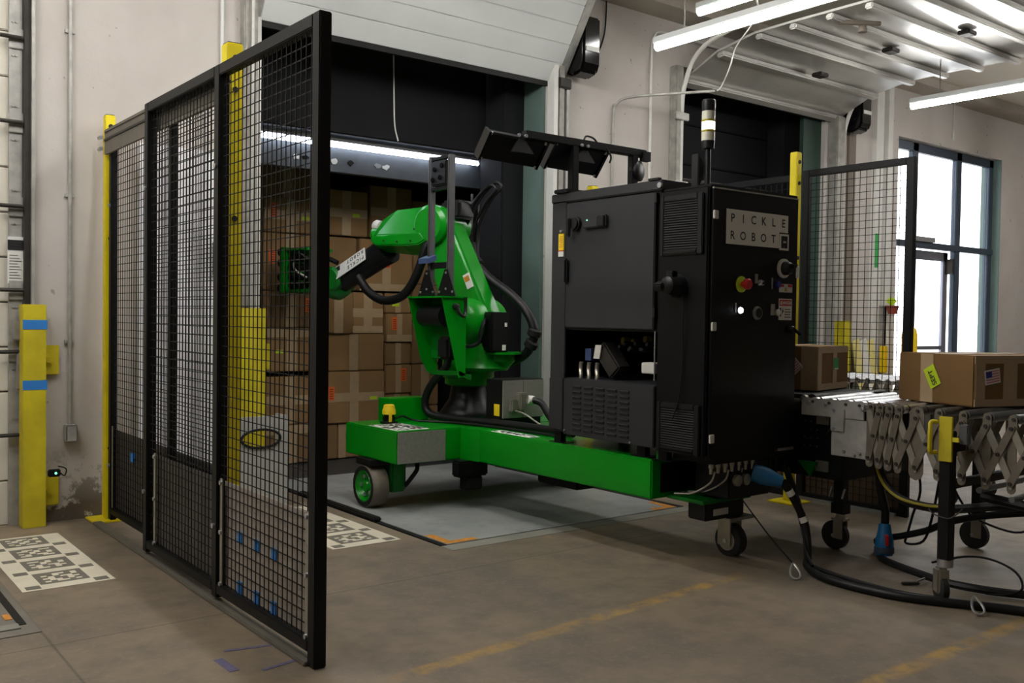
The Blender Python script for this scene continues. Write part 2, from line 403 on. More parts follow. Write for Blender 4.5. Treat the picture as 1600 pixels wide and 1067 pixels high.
# second dock door, run up under the ceiling
d2 = sroot('door_3', 'ribbed metal sectional door run up overhead above the second dock', 'door', (8.2, 6.2, 3.6))
prof = [(6.30, 3.59), (5.88, 3.785), (5.45, 3.862)]+[(5.45-.36*(k+1), 3.868) for k in range(9)]
for k in range(len(prof)-1):
    pn = slab(B(), 6.95, 9.55, prof[k], prof[k+1], .02, 1).add('panel', 'ribbed_metal', d2)
    (y0, z0), (y1, z1) = prof[k], prof[k+1]
    slab(B(), 6.95, 9.55, (y0-.0, z0-.055), (y0+(y1-y0)*.2, z0+(z1-z0)*.2-.055), .05, 1).add('rib', 'ribbed_metal', pn, .012)
    if k in (1, 3, 5, 7, 9):
        B().box(8.2, 8.34, (y0+y1)/2-.05, (y0+y1)/2+.06, z0-.05, z0-.01).add('hinge', 'dark_steel', d2, .008)
for x in (6.88, 9.57):
    B().tube([(x, 6.24, .1), (x, 6.24, 2.0), (x, 6.24, 3.2), (x, 6.20, 3.55), (x, 6.05, 3.80), (x, 5.75, 3.92), (x, 5.2, 3.94), (x, 2.4, 3.94)], .022, sub=5).add('curved_track', 'grey_white', d2)
B().box(6.80, 6.9, 6.23, 6.33, 0, 3.72).add('track_channel', 'old_steel', d2, .01)
for z in (1.0, 1.9, 2.55, 3.2): B().box(6.76, 6.95, 6.2, 6.23, z, z+.07).add('track_bracket', 'galvanised', d2, .006)
B().box(9.40, 9.55, 6.2, 6.33, 0, 3.6).add('track_channel', 'old_steel', d2, .01)
B().box(6.95, 9.35, 6.33, 6.36, 3.55, 3.61).add('bottom_seal', 'rubber', d2)

# tracks beside the robot dock
for x0, x1, zz, m, lab in ((5.285, 5.33, 3.6, 'grey_white', 'white door track strip'), (5.35, 5.40, 3.5, 'old_steel', 'grey steel vertical door track'), (5.43, 5.455, 3.3, 'galvanised', 'thin galvanised track angle')):
    B().box(x0, x1, WY-.09, WY+.0, 0, zz).add('track', m, d1, label=lab)
B().box(2.54, 2.64, WY-.08, WY, 1.336, 3.6).add('track', 'old_steel', d1, .008, label='grey steel track left of the opening')
B().box(2.58, 2.60, WY-.11, WY-.08, 1.336, 3.6).add('track_lip', 'galvanised', d1)

# pale door leaf behind the left fence
d4 = sroot('door_4', 'pale lilac white door leaf behind the sliding fence gate', 'door', (2.15, WY, 0))
B().box(1.86, 2.40, WY-.05, WY-.01, 0, 2.38).add('leaf', 'door_white', d4, .006)
B().box(2.34, 2.365, WY-.09, WY-.05, 1.55, 1.78).add('handle', 'black_plastic', d4, .006)

# window wall at the right
w1 = sroot('window_1', 'tall storefront glazing with dark blue frame and bright daylight', 'window', (12.2, WY, 0))
wy0, wy1 = WY+.1, WY+.17
xs = [10.88, 11.40, 12.50, 13.40]
for i, x in enumerate(xs):
    ww = (.06, .13, .14, .12)[i]
    B().box(x, x+ww, wy0, wy1, 0, 3.58).add('mullion', 'frame_blue', w1, .008)
B().box(10.88, 13.52, wy0, wy1, 3.47, 3.58).add('head', 'frame_blue', w1, .008)
B().box(10.88, 13.52, wy0-.02, wy1, 2.26, 2.34).add('transom', 'frame_blue', w1, .008)
B().box(10.88, 13.52, wy0, wy1, 0, .12).add('sill_rail', 'frame_blue', w1, .008)
for x0, x1 in ((10.94, 11.40), (11.53, 12.50), (12.64, 13.40)):
    for z0, z1 in ((.12, 2.26), (2.34, 3.47)):
        B().box(x0, x1, wy0+.03, wy0+.036, z0, z1).add('pane', 'glass', w1)
B().box(13.515, 13.53, WY-.005, WY+.27, 0, 3.58).add('reveal', 'reveal_green', w1)
dl = B().box(11.53, 11.62, wy0+.05, wy0+.09, .05, 2.24).box(12.30, 12.42, wy0+.05, wy0+.09, .05, 2.24).box(11.53, 12.42, wy0+.05, wy0+.09, 2.12, 2.24).add('door_leaf', 'frame_pale', w1, .006)
B().box(12.35, 12.39, wy0-.05, wy0+.05, 1.95, 2.15).add('closer', 'dark_steel', dl)
B().box(11.45, 12.3, wy0+.055, wy0+.085, .95, 1.0).add('push_bar', 'frame_pale', dl)
B().box(11.40, 11.9, wy0-.05, wy0-.01, 2.34, 2.40).add('closer_arm', 'bright_alu', w1)
struct(B().box(8, 22, 6.6, 30, -.3, -.15).add('floor_outside', 'outside_ground'), 'pale paved ground outside the glazing', 'ground')
# pilasters between second dock and glazing
struct(B().box(9.78, 9.92, WY-.03, WY, 0, 4.15).add('trim_7', 'beam_paint'), 'stained vertical joint strip right of the second dock', 'trim')
struct(B().box(10.3, 10.45, WY-.06, WY, 0, 4.15).add('trim_8', 'grey_white'), 'white vertical pipe chase left of the glazing', 'trim')
struct(B().box(10.52, 10.62, WY-.08, WY, 0, 4.15).add('trim_9', 'grey_white'), 'second white vertical pipe chase left of the glazing', 'trim')

# ------------------------------------------------------------------ ceiling lamps
def lamp(x, y0, y1, z, label, m='tube_glow'):
    t = thing('tube_lamp', label, 'lamp', (x, (y0+y1)/2, z), 'linear ceiling lamps')
    B().box(x-.045, x+.045, y0, y1, z+.015, z+.07).add('housing', 'white_panel', t, .008)
    B().tube([(x, y0+.01, z), (x, y1-.01, z)], .036, n=12, sub=1).add('tube', m, t)
    for yy in (y0+.3, y1-.3): B().cyl((x, yy, z+.06), (x, yy, 4.25), .006, n=6).add('hanger', 'old_steel', t)
    return t
lamp(5.66, 2.9, 5.42, 3.5, 'bright linear lamp above the black robot cabinet', 'tube_half')
lamp(9.15, 2.7, 5.2, 3.5, 'bright linear lamp in front of the glazed wall')
lamp(6.25, 3.0, 5.5, 3.92, 'higher linear lamp cut by the top edge of the photo', 'tube_half')
lamp(12.9, 2.4, 4.9, 3.6, 'added linear lamp right of the frame, brightening the right wall')  # lamp added out of view to lift the dim right end of the wall
lamp(3.2, 3.4, 5.3, 3.75, 'linear lamp over the dock leveller, above the frame')
lamp(1.7, 3.4, 5.3, 3.75, 'linear lamp over the fence gate, above the frame')
lamp(.2, 3.4, 5.3, 3.75, 'linear lamp left of the fence, above the frame')
lamp(-1.4, 2.8, 5.3, 3.7, 'linear lamp over the closed left door')
for x, y, nm in ((-1.4, -1.5, 'left'), (2.1, -1.5, 'middle'), (5.66, -1.5, 'right'), (9.15, -1.5, 'far right')):
    lamp(x, y-1.25, y+1.25, 3.7, 'linear lamp behind the camera, %s of its row' % nm, 'tube_dim')

# ------------------------------------------------------------------ dock leveller
B_lip = None
dk = thing('dock_leveller', 'grey steel tread plate dock leveller under the green robot base', 'leveller', (4, 5.4, 0))
B().box(3.04, 4.96, 4.47, 6.59, -.05, .001).add('deck_plate', 'tread_plate', dk)
B().box(2.98, 5.02, 4.33, 4.45, -.2, .002).add('curb_strip', 'concrete_patch', dk)
B().box(2.83, 4.98, 6.59, 6.94, -.05, .001).add('lip', 'tread_plate', dk)
B().box(2.995, 3.03, 4.46, 6.6, -.1, .001).add('side_seal', 'rubber', dk)
B().box(4.97, 5.015, 4.46, 6.6, -.1, .001).add('side_seal', 'rubber', dk)
B().box(2.99, 5.01, 4.46, 6.6, -.22, -.16).add('pit', 'dark_steel', dk)
B().box(2.76, 5.24, 6.6, 6.94, -.3, -.16).add('lip_pit', 'dark_steel', dk)
eg = B().box(2.985, 3.035, 5.2, 6.3, .002, .03).add('rubber_strip', 'rubber', bevel=.008); tag(eg, 'black rubber strip lying along the left edge of the leveller', 'strip')
B().box(3.045, 3.10, 4.475, 4.72, .001, .0022).box(3.10, 3.26, 4.475, 4.53, .001, .0022).add('corner_mark', 'worn_orange', dk)
B().box(4.90, 4.955, 4.475, 4.70, .001, .0022).box(4.74, 4.90, 4.475, 4.53, .001, .0022).add('corner_mark', 'worn_orange', dk)

# neighbouring pit at the left edge
pt = thing('pit_plate', 'dark slot and grey plate of the left dock pit at frame edge', 'plate', (.4, 4.7, 0))
B().box(-1.2, .86, 4.17, 6.2, .0005, .003).add('plate', 'pit_concrete', pt)
B().box(.80, .83, 4.30, 4.9, .003, .006).add('slot', 'rubber', pt)
B().box(.72, .80, 4.25, 4.32, .003, .008).add('hinge_block', 'concrete_patch', pt)
B().box(.768, .795, 4.40, 4.48, .003, .006).add('mark', 'worn_orange', pt)

# ------------------------------------------------------------------ trailer and dock shelter
tr = thing('trailer', 'dark semi trailer interior backed against the dock opening', 'trailer', (4, 8, 0))
B().box(2.70, 2.80, 6.98, 10, -.1, 2.80).add('side_wall', 'trailer_dark', tr)
B().box(5.20, 5.30, 6.98, 10, -.1, 2.80).add('side_wall', 'trailer_dark', tr)
B().box(2.70, 5.30, 6.98, 10, 2.80, 2.88).add('roof', 'trailer_dark', tr)
B().box(2.70, 5.30, 6.97, 10, -.15, -.005).add('bed', 'trailer_steel', tr)
B().box(2.70, 5.30, 9.95, 10, -.1, 2.88).add('nose_wall', 'trailer_dark', tr)
hd = B().box(2.70, 5.30, 7.02, 7.10, 2.46, 2.82).add('header', 'trailer_steel', tr)
for q, x in enumerate((3.28, 3.36, 3.54, 3.62, 3.76, 4.02, 4.1)):
    n_ = 9; ring = [(x+(.022+.02*random.random())*math.cos(2*math.pi*k/n_), 7.02, 2.545+(.012+.02*random.random())*math.sin(2*math.pi*k/n_)) for k in range(n_)]
    m = B().prism(ring, (0, -.006, 0)); m.add('torn_film', ('galvanised', 'black_gloss', 'alu')[q % 3], hd)
B().box(5.14, 5.2, 7.02, 7.1, 0, 2.5).add('door_post', 'trailer_steel', tr)
for x in (4.98, 5.06, 5.11): B().cyl((x, 7.0, .3), (x, 7.0, 2.4), .012, n=8).add('lock_rod', 'roller_dull', tr)
sh = thing('dock_shelter', 'charcoal fabric head and side curtains sealing the dock opening', 'dock shelter', (4, 6.8, 0))
B().box(2.81, 5.01, 6.84, 6.92, 2.735, 3.70).add('head_curtain', 'curtain', sh, .01)
B().box(5.02, 5.32, 6.61, 6.955, -.1, 3.75).add('side_curtain', 'curtain_side', sh, .02)
B().box(2.58, 2.80, 6.61, 6.955, -.1, 3.75).add('side_curtain', 'curtain_side', sh, .02)
B().box(2.6, 5.4, 6.61, 6.95, 3.75, 3.85).add('top_frame', 'trailer_dark', sh)
ls = thing('strip_light', 'cold white strip light along the trailer header', 'lamp', (4, 6.93, 2.67))
B().box(2.81, 5.01, 6.93, 6.965, 2.69, 2.73).add('channel', 'alu', ls)
B().box(2.81, 4.62, 6.93, 6.965, 2.645, 2.69).add('tube', 'strip_glow', ls, .01)
B().box(4.66, 5.01, 6.93, 6.965, 2.65, 2.685).add('tube', 'strip_glow', ls, .01)
pc = B().tube([(4.03, 6.80, 3.5), (4.04, 6.80, 3.1), (4.05, 6.80, 2.86), (4.085, 6.80, 2.735)], .006, n=6).add('pull_cord', 'grey_white')
tag(pc, 'thin white pull cord hanging in the dark dock opening', 'cord')
bc = thing('dock_backdrop', 'dark ribbed backdrop added to close the second dock opening', 'backdrop', (8.1, 6.9, 0))  # backdrop added behind the opening to keep outside light from leaking in
B().box(6.7, 9.6, 6.9, 6.95, -.3, 3.9).add('backing', 'trailer_dark', bc)
for k in range(9): B().box(6.8, 9.5, 6.85, 6.9, k*.42, k*.42+.41).add('backdrop_panel', 'trailer_dark', bc, .01)
B().box(6.7, 9.6, 6.6, 6.9, -.3, -.01).add('pit', 'dark_steel', bc)
B().box(6.75, 9.5, 6.6, 6.9, 3.76, 3.9).add('head_seal', 'trailer_dark', bc)
B().box(6.7, 6.95, 6.6, 6.9, -.1, 3.9).add('seal', 'curtain_side', bc)
B().box(9.0, 9.55, 6.62, 6.85, -.1, 3.8).add('seal', 'curtain_side', bc)
for z in (1.1, 2.2, 2.75): B().box(6.8, 9.3, 6.82, 6.85, z, z+.04).add('rail', 'dark_steel', bc, .01)

# ------------------------------------------------------------------ boxes stacked in the trailer
def carton(x0, x1, z0, z1, yf, label, marks='', m='cardboard', dy=.5, grp='cartons stacked in the trailer'):
    t = thing('carton', label, 'box', ((x0+x1)/2, yf+dy/2, z0), grp)
    B().box(x0+.004, x1-.004, yf, yf+dy, z0+.003, z1-.003).add('body', m, t, .008)
    e = .0025; xc = (x0+x1)/2; zc = (z0+z1)/2; tw = .045 if x1-x0 > .3 else .03
    def strip(a0, a1, b0, b1, nm='tape', mm='packing_tape', ex=0): return B().box(a0, a1, yf-e-ex, yf+.001, b0, b1).add(nm, mm, t)
    if 'v' in marks: strip(xc-tw, xc+tw, z0+.006, z1-.006)
    if 'l' in marks: strip(x0+.01, x0+.01+tw*1.6, z0+.006, z1-.006)
    if 'h' in marks: strip(x0+.008, x1-.008, zc-.04, zc+.04, ex=.0008)
    if 't' in marks: strip(x0+.008, x1-.008, z1-.08, z1-.006, ex=.0008)
    if 'b' in marks: strip(x0+.008, x1-.008, z0+.006, z0+.07, ex=.0008)
    for k, ch in enumerate(marks):
        if ch in 'OPQ':
            lx = {'O': x0+.06, 'P': x1-.12, 'Q': xc-.02}[ch]
            lb = strip(lx, lx+.06, zc-.02, zc+.10, 'label', 'orange_label', .002)
            r = B()
            for q in range(5): r.box(lx+.012, lx+.048, yf-.0062, yf-.004, zc-.008+q*.02, zc+.001+q*.02)
            r.add('print', 'label_ink', lb)
        if ch in 'GJ':
            lx = x1-.16 if ch == 'G' else x0+.08
            strip(lx, lx+.075, zc-.03, zc+.0, 'label', 'lime_label', .002)
    return t
L = 'the leftmost visible stack, left of the gripper'
carton(3.31, 3.82, 0, .34, 7.66, 'bottom carton of %s' % L, 'vt', 'cardboard_b')
carton(3.31, 3.82, .34, .76, 7.70, 'carton second from the bottom of %s' % L, 'vh')
carton(3.33, 3.80, .80, 1.18, 7.68, 'carton above the black gap in %s' % L, 'tvJ')
carton(3.31, 3.82, 1.18, 1.50, 7.70, 'carton fourth from the bottom of %s, orange label' % L, 'vP', 'cardboard_b')
carton(3.31, 3.81, 1.50, 2.0, 7.72, 'tall carton behind the green gripper, orange label', 'vO')
carton(3.31, 3.82, 2.0, 2.30, 7.70, 'carton with taped cross, orange and lime labels, above the gripper', 'vhOG')
carton(3.31, 3.78, 2.30, 2.57, 7.74, 'top carton of %s' % L, 'v', 'cardboard_b')
for k, (z0, z1) in enumerate(((0, .45), (.45, .9), (.9, 1.3), (1.3, 1.8), (1.8, 2.2))):
    carton(2.82, 3.30, z0, z1, 7.75, 'carton %s in the stack hidden behind the left door jamb' % ('at the bottom', 'second up', 'third up', 'fourth up', 'at the top')[k], 'v')
carton(3.85, 4.03, 0, .32, 7.70, 'narrow plain carton on the trailer bed behind the base', '', 'cardboard_b')
carton(4.03, 4.50, 0, .32, 7.71, 'carton with taped edges on the bed behind the yellow scanner', 'lt')
carton(3.86, 4.50, .32, .79, 7.68, 'wide carton with taped cross and orange and lime labels, low middle', 'vhOG')
carton(3.86, 4.50, .79, 1.13, 7.70, 'wide carton with one vertical tape in the middle stack', 'v')
carton(3.86, 4.16, 1.13, 1.50, 7.67, 'carton with one tape beside the fence post, below the arm', 'v', 'cardboard_b')
carton(4.17, 4.50, 1.13, 1.51, 7.72, 'carton with taped cross under the hanging hose', 'vhb')
carton(3.86, 4.22, 1.52, 2.0, 7.73, 'carton just behind the black forearm', 'l', 'cardboard_b')
carton(4.23, 4.80, 1.52, 2.0, 7.70, 'carton with orange label between forearm and sagging hose', 'vQb')
carton(3.88, 4.32, 2.01, 2.42, 7.71, 'upper carton with taped cross and lime label, left of the elbow', 'vhG')
carton(4.33, 4.78, 2.01, 2.49, 7.69, 'top carton directly above the green elbow', 'vhb', 'cardboard_b')
carton(4.79, 5.13, 2.0, 2.39, 7.70, 'top right carton with orange label seen past the mast', 'Q')
carton(4.51, 4.80, 0, .28, 7.72, 'bottom carton right of the green block', 'v')
carton(4.51, 4.80, .28, .57, 7.72, 'carton second from bottom, behind the green block', 'v')
carton(4.51, 4.80, .57, .84, 7.70, 'small carton with orange label left of the lower hose', 'vP')
carton(4.51, 4.80, .84, 1.05, 7.71, 'flat small carton with one tape left of the green bracket', 'v', 'cardboard_b')
carton(4.51, 4.80, 1.05, 1.32, 7.69, 'small carton with taped cross and orange label', 'vbO')
carton(4.51, 4.80, 1.32, 1.51, 7.72, 'flat carton with a lime label under the hose', 'vJ')
for k, (z0, z1) in enumerate(((0, .44), (.44, .84), (.84, 1.24), (1.24, 1.6), (1.6, 2.0))):
    carton(4.81, 5.13, z0, z1, 7.73, 'carton %s in the rightmost stack behind the robot arm' % ('at the bottom', 'second up', 'third up', 'fourth up', 'fifth up')[k], 'v' if k % 2 else '', 'cardboard_b')

# ------------------------------------------------------------------ fences
def yellow_post(x, y, h, label, w=.075):
    t = thing('fence_post', label, 'post', (x, y, 0), 'yellow fence posts')
    B().box(x-w/2, x+w/2, y-w/2, y+w/2, .01, h).add('post', 'yellow_paint', t, .005)
    B().box(x-w/2+.006, x+w/2-.006, y-w/2+.006, y+w/2-.006, h, h+.004).add('cap', 'black_plastic', t)
    B().box(x-.11, x+.11, y-.11, y+.105, 0, .012).add('base_plate', 'yellow_paint', t, .003)
    k = B()
    for z in (.45, 1.75, h-.07, h-.22): 
        B().cyl((x, y-w/2-.006, z), (x, y-w/2+.002, z), .014, n=10).add('bolt', 'dark_steel', t)
    return t
def wires(x, y0, y1, z0, z1, pitch=.0440, r=.0018):
    m = B(); n = max(1, round((y1-y0)/pitch)); q = max(1, round((z1-z0)/pitch))
    for i in range(1, n): y = y0+(y1-y0)*i/n; m.box(x-r, x+r, y-r, y+r, z0, z1)
    for i in range(1, q): z = z0+(z1-z0)*i/q; m.box(x+r*.2, x+r*2.2, y0, y1, z-r, z+r)
    return m
def fence_bay(t, x, y0, y1, z0, z1, w=.05, uprights=True, kick=None, pitch=.0440):
    if uprights:
        B().box(x-.02, x+.02, y0, y0+w, z0, z1).add('upright', 'black_paint', t, .004)
        B().box(x-.02, x+.02, y1-w, y1, z0, z1).add('upright', 'black_paint', t, .004)
    B().box(x-.02, x+.02, y0+w, y1-w, z1-w*.8, z1).add('top_rail', 'black_paint', t, .004)
    B().box(x-.02, x+.02, y0+w, y1-w, z0, z0+w*.8).add('bottom_rail', 'black_paint', t, .004)
    wires(x, y0+w, y1-w, z0+w*.8, z1-w*.8, pitch).add('wire_mesh', 'black_paint', t, smooth=False, kind='stuff')
    if kick: B().box(x+.014, x+.02, y0+w, y1-w, z0+w*.8, kick[0]).add('kick_plate', kick[1], t)

GX = 1.58
gt = thing('sliding_gate', 'tall black wire mesh sliding gate with three uprights nearest the camera', 'gate', (GX, 4.1, 0))
for y in (3.15, 4.12, 5.12): 
    B().box(GX-.02, GX+.03, y, y+.058, .0 if y < 3.5 else .03, 2.395).add('upright', 'black_paint', gt, .004)
for y0, y1, km in ((3.208, 4.12, 'kick_plate'), (4.178, 5.12, 'kick_dark')):
    B().box(GX-.02, GX+.025, y0, y1, 2.345, 2.395).add('top_rail', 'black_paint', gt, .004)
    B().box(GX-.02, GX+.025, y0, y1, .05, .095).add('bottom_rail', 'black_paint', gt, .004)
    wires(GX, y0, y1, .095, 2.345).add('wire_mesh', 'black_paint', gt, smooth=False, kind='stuff')
    kp = B().box(GX+.012, GX+.018, y0+.015, y1-.01, .095, .553).add('kick_plate', km, gt)
    for ys in ((y0+.012, y1-.045) if km == 'kick_plate' else (y1-.12,)):
        st = B().box(GX-.010, GX-.004, ys, ys+.032, .07, .57).add('clamp_strip', 'zinc', kp, .003)
        bb = B()
        for z in (.1, .33, .55): B().cyl((GX-.018, ys+.016, z), (GX-.010, ys+.016, z), .01, n=10).add('bolt', 'bright_alu', gt)
for y, z in ((3.92, .33), (3.74, .33), (3.57, .33), (3.92, .115), (3.74, .115), (3.57, .115)):
    B().box(GX+.006, GX+.012, y-.022, y+.022, z-.02, z+.03).add('tape', 'blue_tape', gt)
for y in (5.15, 4.15):
    for z in (.35, 1.95): B().cyl((GX-.03, y, z), (GX-.02, y, z), .012, n=10).add('bolt', 'bright_alu', gt)
FX = 1.668
fp = thing('mesh_fence', 'fixed black mesh fence between the wall post and the tall yellow post', 'fence', (FX, 5.4, 0))
for y0, y1 in ((6.12, 6.17), (5.02, 5.055), (4.37, 4.41)): B().box(FX-.02, FX+.02, y0, y1, .014, 2.33).add('upright', 'black_paint', fp, .004)
for y0, y1 in ((5.055, 6.12), (4.41, 5.02)):
    B().box(FX-.02, FX+.02, y0, y1, 2.29, 2.33).add('top_rail', 'black_paint', fp, .004)
    B().box(FX-.02, FX+.02, y0, y1, .05, .09).add('bottom_rail', 'black_paint', fp, .004)
    wires(FX, y0, y1, .09, 2.29).add('wire_mesh', 'black_paint', fp, smooth=False, kind='stuff')
    B().box(FX+.014, FX+.02, y0, y1, .09, .565).add('kick_plate', 'kick_dark', fp)
B().box(FX-.024, FX-.02, 6.06, 6.075, .1, .6).add('clamp_strip', 'zinc', fp)
B().box(FX-.0, FX+.012, 5.72, 5.78, .42, .47).add('tape', 'blue_tape', fp)
for z in (.35, 1.95): B().cyl((FX-.03, 6.145, z), (FX-.02, 6.145, z), .012, n=10).add('bolt', 'bright_alu', fp)
rl = thing('gate_rail', 'grey steel overhead rail carrying the sliding gate', 'rail', (1.64, 5.2, 2.3))
B().box(1.622, 1.638, 4.2, 6.17, 2.26, 2.40).add('web', 'rail_steel', rl)
B().box(1.615, 1.645, 4.2, 6.16, 2.385, 2.41).add('top_lip', 'rail_steel', rl, .006)
B().box(1.615, 1.645, 4.2, 6.16, 2.34, 2.352).add('lower_lip', 'dark_steel', rl)
for z in (2.30, 2.37): B().cyl((1.61, 6.2, z), (1.61, 6.25, z), .012, n=8).add('bolt', 'bright_alu', rl)
ftk = B().box(1.545, 1.60, 3.2, 6.12, 0, .016).add('floor_track', 'rail_steel', bevel=.004)
tag(ftk, 'grey metal floor track under the sliding gate', 'track')
yellow_post(1.662, 6.215, 2.51, 'yellow fence post against the wall at the left', .06)
yellow_post(1.745, 4.44, 2.58, 'tall yellow fence post behind the sliding gate', .078)
yellow_post(5.77, 4.14, 2.50, 'yellow fence post behind the black cabinet, right side', .06)
yellow_post(5.72, 6.21, 2.46, 'yellow post whose tip shows over the cabinet roof')
RX = 5.98
fr = thing('mesh_fence', 'black mesh fence panel right of the cabinet, end upright before the windows', 'fence', (RX, 3.8, 0), 'right fence panels')
fence_bay(fr, RX, 3.35, 4.22, .0, 2.40, w=.06, kick=(.56, 'kick_brown'), pitch=.05)
B().box(RX-.045, RX-.021, 3.42, 4.2, .0, .02).add('sill_strip', 'bright_alu', fr)
fr2 = thing('mesh_fence', 'black mesh fence panel mostly hidden behind the cabinet roof', 'fence', (RX, 5.2, 0), 'right fence panels')
fence_bay(fr2, RX, 4.25, 6.1, .0, 2.38, w=.06, kick=(.56, 'kick_brown'), pitch=.05)

# ------------------------------------------------------------------ track guards at the dock doors
def guard(x0, x1, y0, y1, h, label, tapes=()):
    t = thing('track_guard', label, 'guard', ((x0+x1)/2, (y0+y1)/2, 0), 'yellow door track guards')
    B().box(x0, x1, y0, y0+.012, 0, h).box(x0, x0+.012, y0+.012, y1, 0, h).box(x1-.012, x1, y0+.012, y1, 0, h).add('channel', 'old_yellow', t, .003)
    for z in tapes: B().box(x0-.002, x1+.006, y0-.002, y0, z-.028, z+.028).add('tape', 'blue_tape', t, label='blue tape band')
    for z in (.2, 1.0):
        br = B().box(x1, x1+.09, y1-.03, y1-.015, z-.09, z+.09).add('bracket', 'old_yellow', t, .004)
        B().cyl((x1+.03, y1-.05, z), (x1+.03, y1-.03, z), .02, n=10).add('bolt', 'old_yellow', br)
    return t
guard(1.178, 1.305, 6.21, 6.325, 1.335, 'worn yellow track guard with two blue tape bands at left', (1.215, .855))
guard(2.50, 2.68, 6.17, 6.325, 1.335, 'yellow track guard left of the dock opening behind mesh')
guard(9.42, 9.56, 6.08, 6.20, 1.31, 'far yellow track guard seen through the right fence')

# grey panel with an oval hand hole behind the mesh
gp = thing('grey_panel', 'light grey plastic panel with oval hand hole behind the mesh', 'panel', (2.55, 5.75, 0))
pts = []
x0, x1, z0, z1 = 2.36, 2.74, 0, .62; yy = 5.95
ov, outer = [], []
for k in range(24):
    a = 2*math.pi*k/24; c, s_ = math.cos(a), math.sin(a); q = max(abs(c), abs(s_))
    ov.append((2.55+.135*c, .475+.06*s_)); outer.append((2.55+.19*c/q, .475+.145*s_/q))
m = B()
for k in range(24):
    j = (k+1) % 24
    m.prism([(ov[k][0], yy, ov[k][1]), (outer[k][0], yy, outer[k][1]), (outer[j][0], yy, outer[j][1]), (ov[j][0], yy, ov[j][1])], (0, .03, 0))
m.box(2.36, 2.74, yy, yy+.03, 0, .33)
for sx in (-.19, .17): m.box(2.55+sx, 2.55+sx+.02, yy+.03, yy+.16, 0, .62)
m.add('shell', 'board_grey', gp, smooth=False)
B().tube([(x, yy-.004, z) for x, z in ov]+[(ov[0][0], yy-.004, ov[0][1])], .009, n=6, sub=2).add('rim', 'rubber', gp)

# ------------------------------------------------------------------ wall fittings
cd = thing('conduit', 'thin grey conduit running down the left wall to a box', 'conduit', (1.455, 6.3, .5))
B().cyl((1.458, 6.31, .6), (1.458, 6.31, 4.15), .012, n=10).add('pipe', 'galvanised', cd)
for z in (1.1, 2.0, 3.0): B().box(1.43, 1.486, 6.31, 6.33, z, z+.02).add('strap', 'galvanised', cd)
eb = thing('outlet_box', 'small grey metal outlet box at the foot of the wall conduit', 'outlet box', (1.46, 6.3, .5))
B().box(1.425, 1.495, 6.265, 6.33, .49, .60).add('body', 'old_steel', eb, .006)
B().box(1.43, 1.49, 6.258, 6.265, .495, .595).add('cover', 'galvanised', eb, .004)
dv = thing('dock_sensor', 'small black sensor with green light beside the yellow guard', 'sensor', (1.345, 6.24, .3))
B().box(1.31, 1.38, 6.18, 6.205, .30, .345).add('body', 'black_plastic', dv, .006)
B().cyl((1.352, 6.176, .322), (1.352, 6.18, .322), .007, n=10).add('indicator', 'led_green', dv)
B().tube([(1.38, 6.195, .32), (1.405, 6.2, .30), (1.415, 6.205, .34), (1.37, 6.205, .36)], .004, n=6).add('cable', 'hose', dv)
cp = B().cyl((2.41, 6.31, 2.0), (2.41, 6.31, 4.15), .012, n=10).add('conduit', 'white_panel')
tag(cp, 'white conduit on the wall beside the tall yellow post', 'conduit')
cw = B().tube([(6.05, 6.31, 0), (6.05, 6.31, 1.5), (6.05, 6.31, 3.05), (6.06, 6.28, 3.24), (6.14, 6.18, 3.30), (6.4, 5.95, 3.33), (6.72, 5.7, 3.36)], .013, n=8).add('conduit', 'galvanised')
tag(cw, 'grey conduit bending out from the wall above the cabinet', 'conduit')
wc = B().tube([(6.735, 5.69, 3.365), (6.76, 5.66, 3.40), (6.74, 5.55, 3.55), (6.7, 5.45, 3.7), (6.4, 5.0, 3.8), (6.14, 4.8, 3.9), (6.1, 4.6, 4.1), (6.1, 4.5, 4.24)], .007, n=6).add('lamp_cord', 'grey_white')
tag(wc, 'white cord looping from conduit end to the ceiling lamp', 'cord')
cw2 = B().tube([(6.53, 6.31, .5), (6.53, 6.31, 2.5), (6.53, 6.31, 3.75), (6.56, 6.30, 3.95), (6.7, 6.28, 4.0), (7.6, 6.28, 4.0)], .014, n=8).add('conduit', 'grey_white')
tag(cw2, 'white conduit climbing the wall left of the second dock', 'conduit')
for x, lab in ((5.46, 'glossy black door bumper housing beside the white planked door'), (9.66, 'glossy black door bumper housing beside the second dock')):
    z = 3.38 if x < 6 else 3.44
    t = thing('bumper_housing', lab, 'housing', (x, 6.2, z), 'black door housings')
    B().prism([(x, 6.32, z+.05), (x, 6.22, z), (x, 6.10, z+.03), (x, 6.07, z+.10), (x, 6.07, z+.5), (x, 6.32, z+.5)], (.2, 0, 0)).add('shell', 'black_gloss', t, .02)
    B().box(x+.03, x+.17, 6.06, 6.07, z+.2, z+.24).add('badge', 'white_label', t)
wr = B().tube([(5.66, 6.2, 3.65), (5.75, 6.28, 3.64), (5.85, 6.31, 3.68), (5.92, 6.31, 3.85), (5.94, 6.31, 4.05), (5.93, 6.3, 4.15)], .008, n=6).add('wall_wire', 'hose')
tag(wr, 'loose black wire curving up the wall from the door housing', 'wire')
pv = thing('sprinkler_pipe', 'short dark pipe stub with valve hanging under the overhead door', 'pipe', (7.2, 4.3, 3.6))
B().cyl((7.3, 4.6, 3.78), (7.3, 4.6, 3.84), .032, n=12).add('stub', 'beam_paint', pv)
B().cyl((7.3, 4.6, 3.75), (7.3, 4.6, 3.78), .038, n=12).add('cap', 'beam_paint', pv)
B().cyl((7.1, 4.7, 3.82), (7.4, 4.5, 3.82), .02, n=12).add('branch', 'beam_paint', pv)
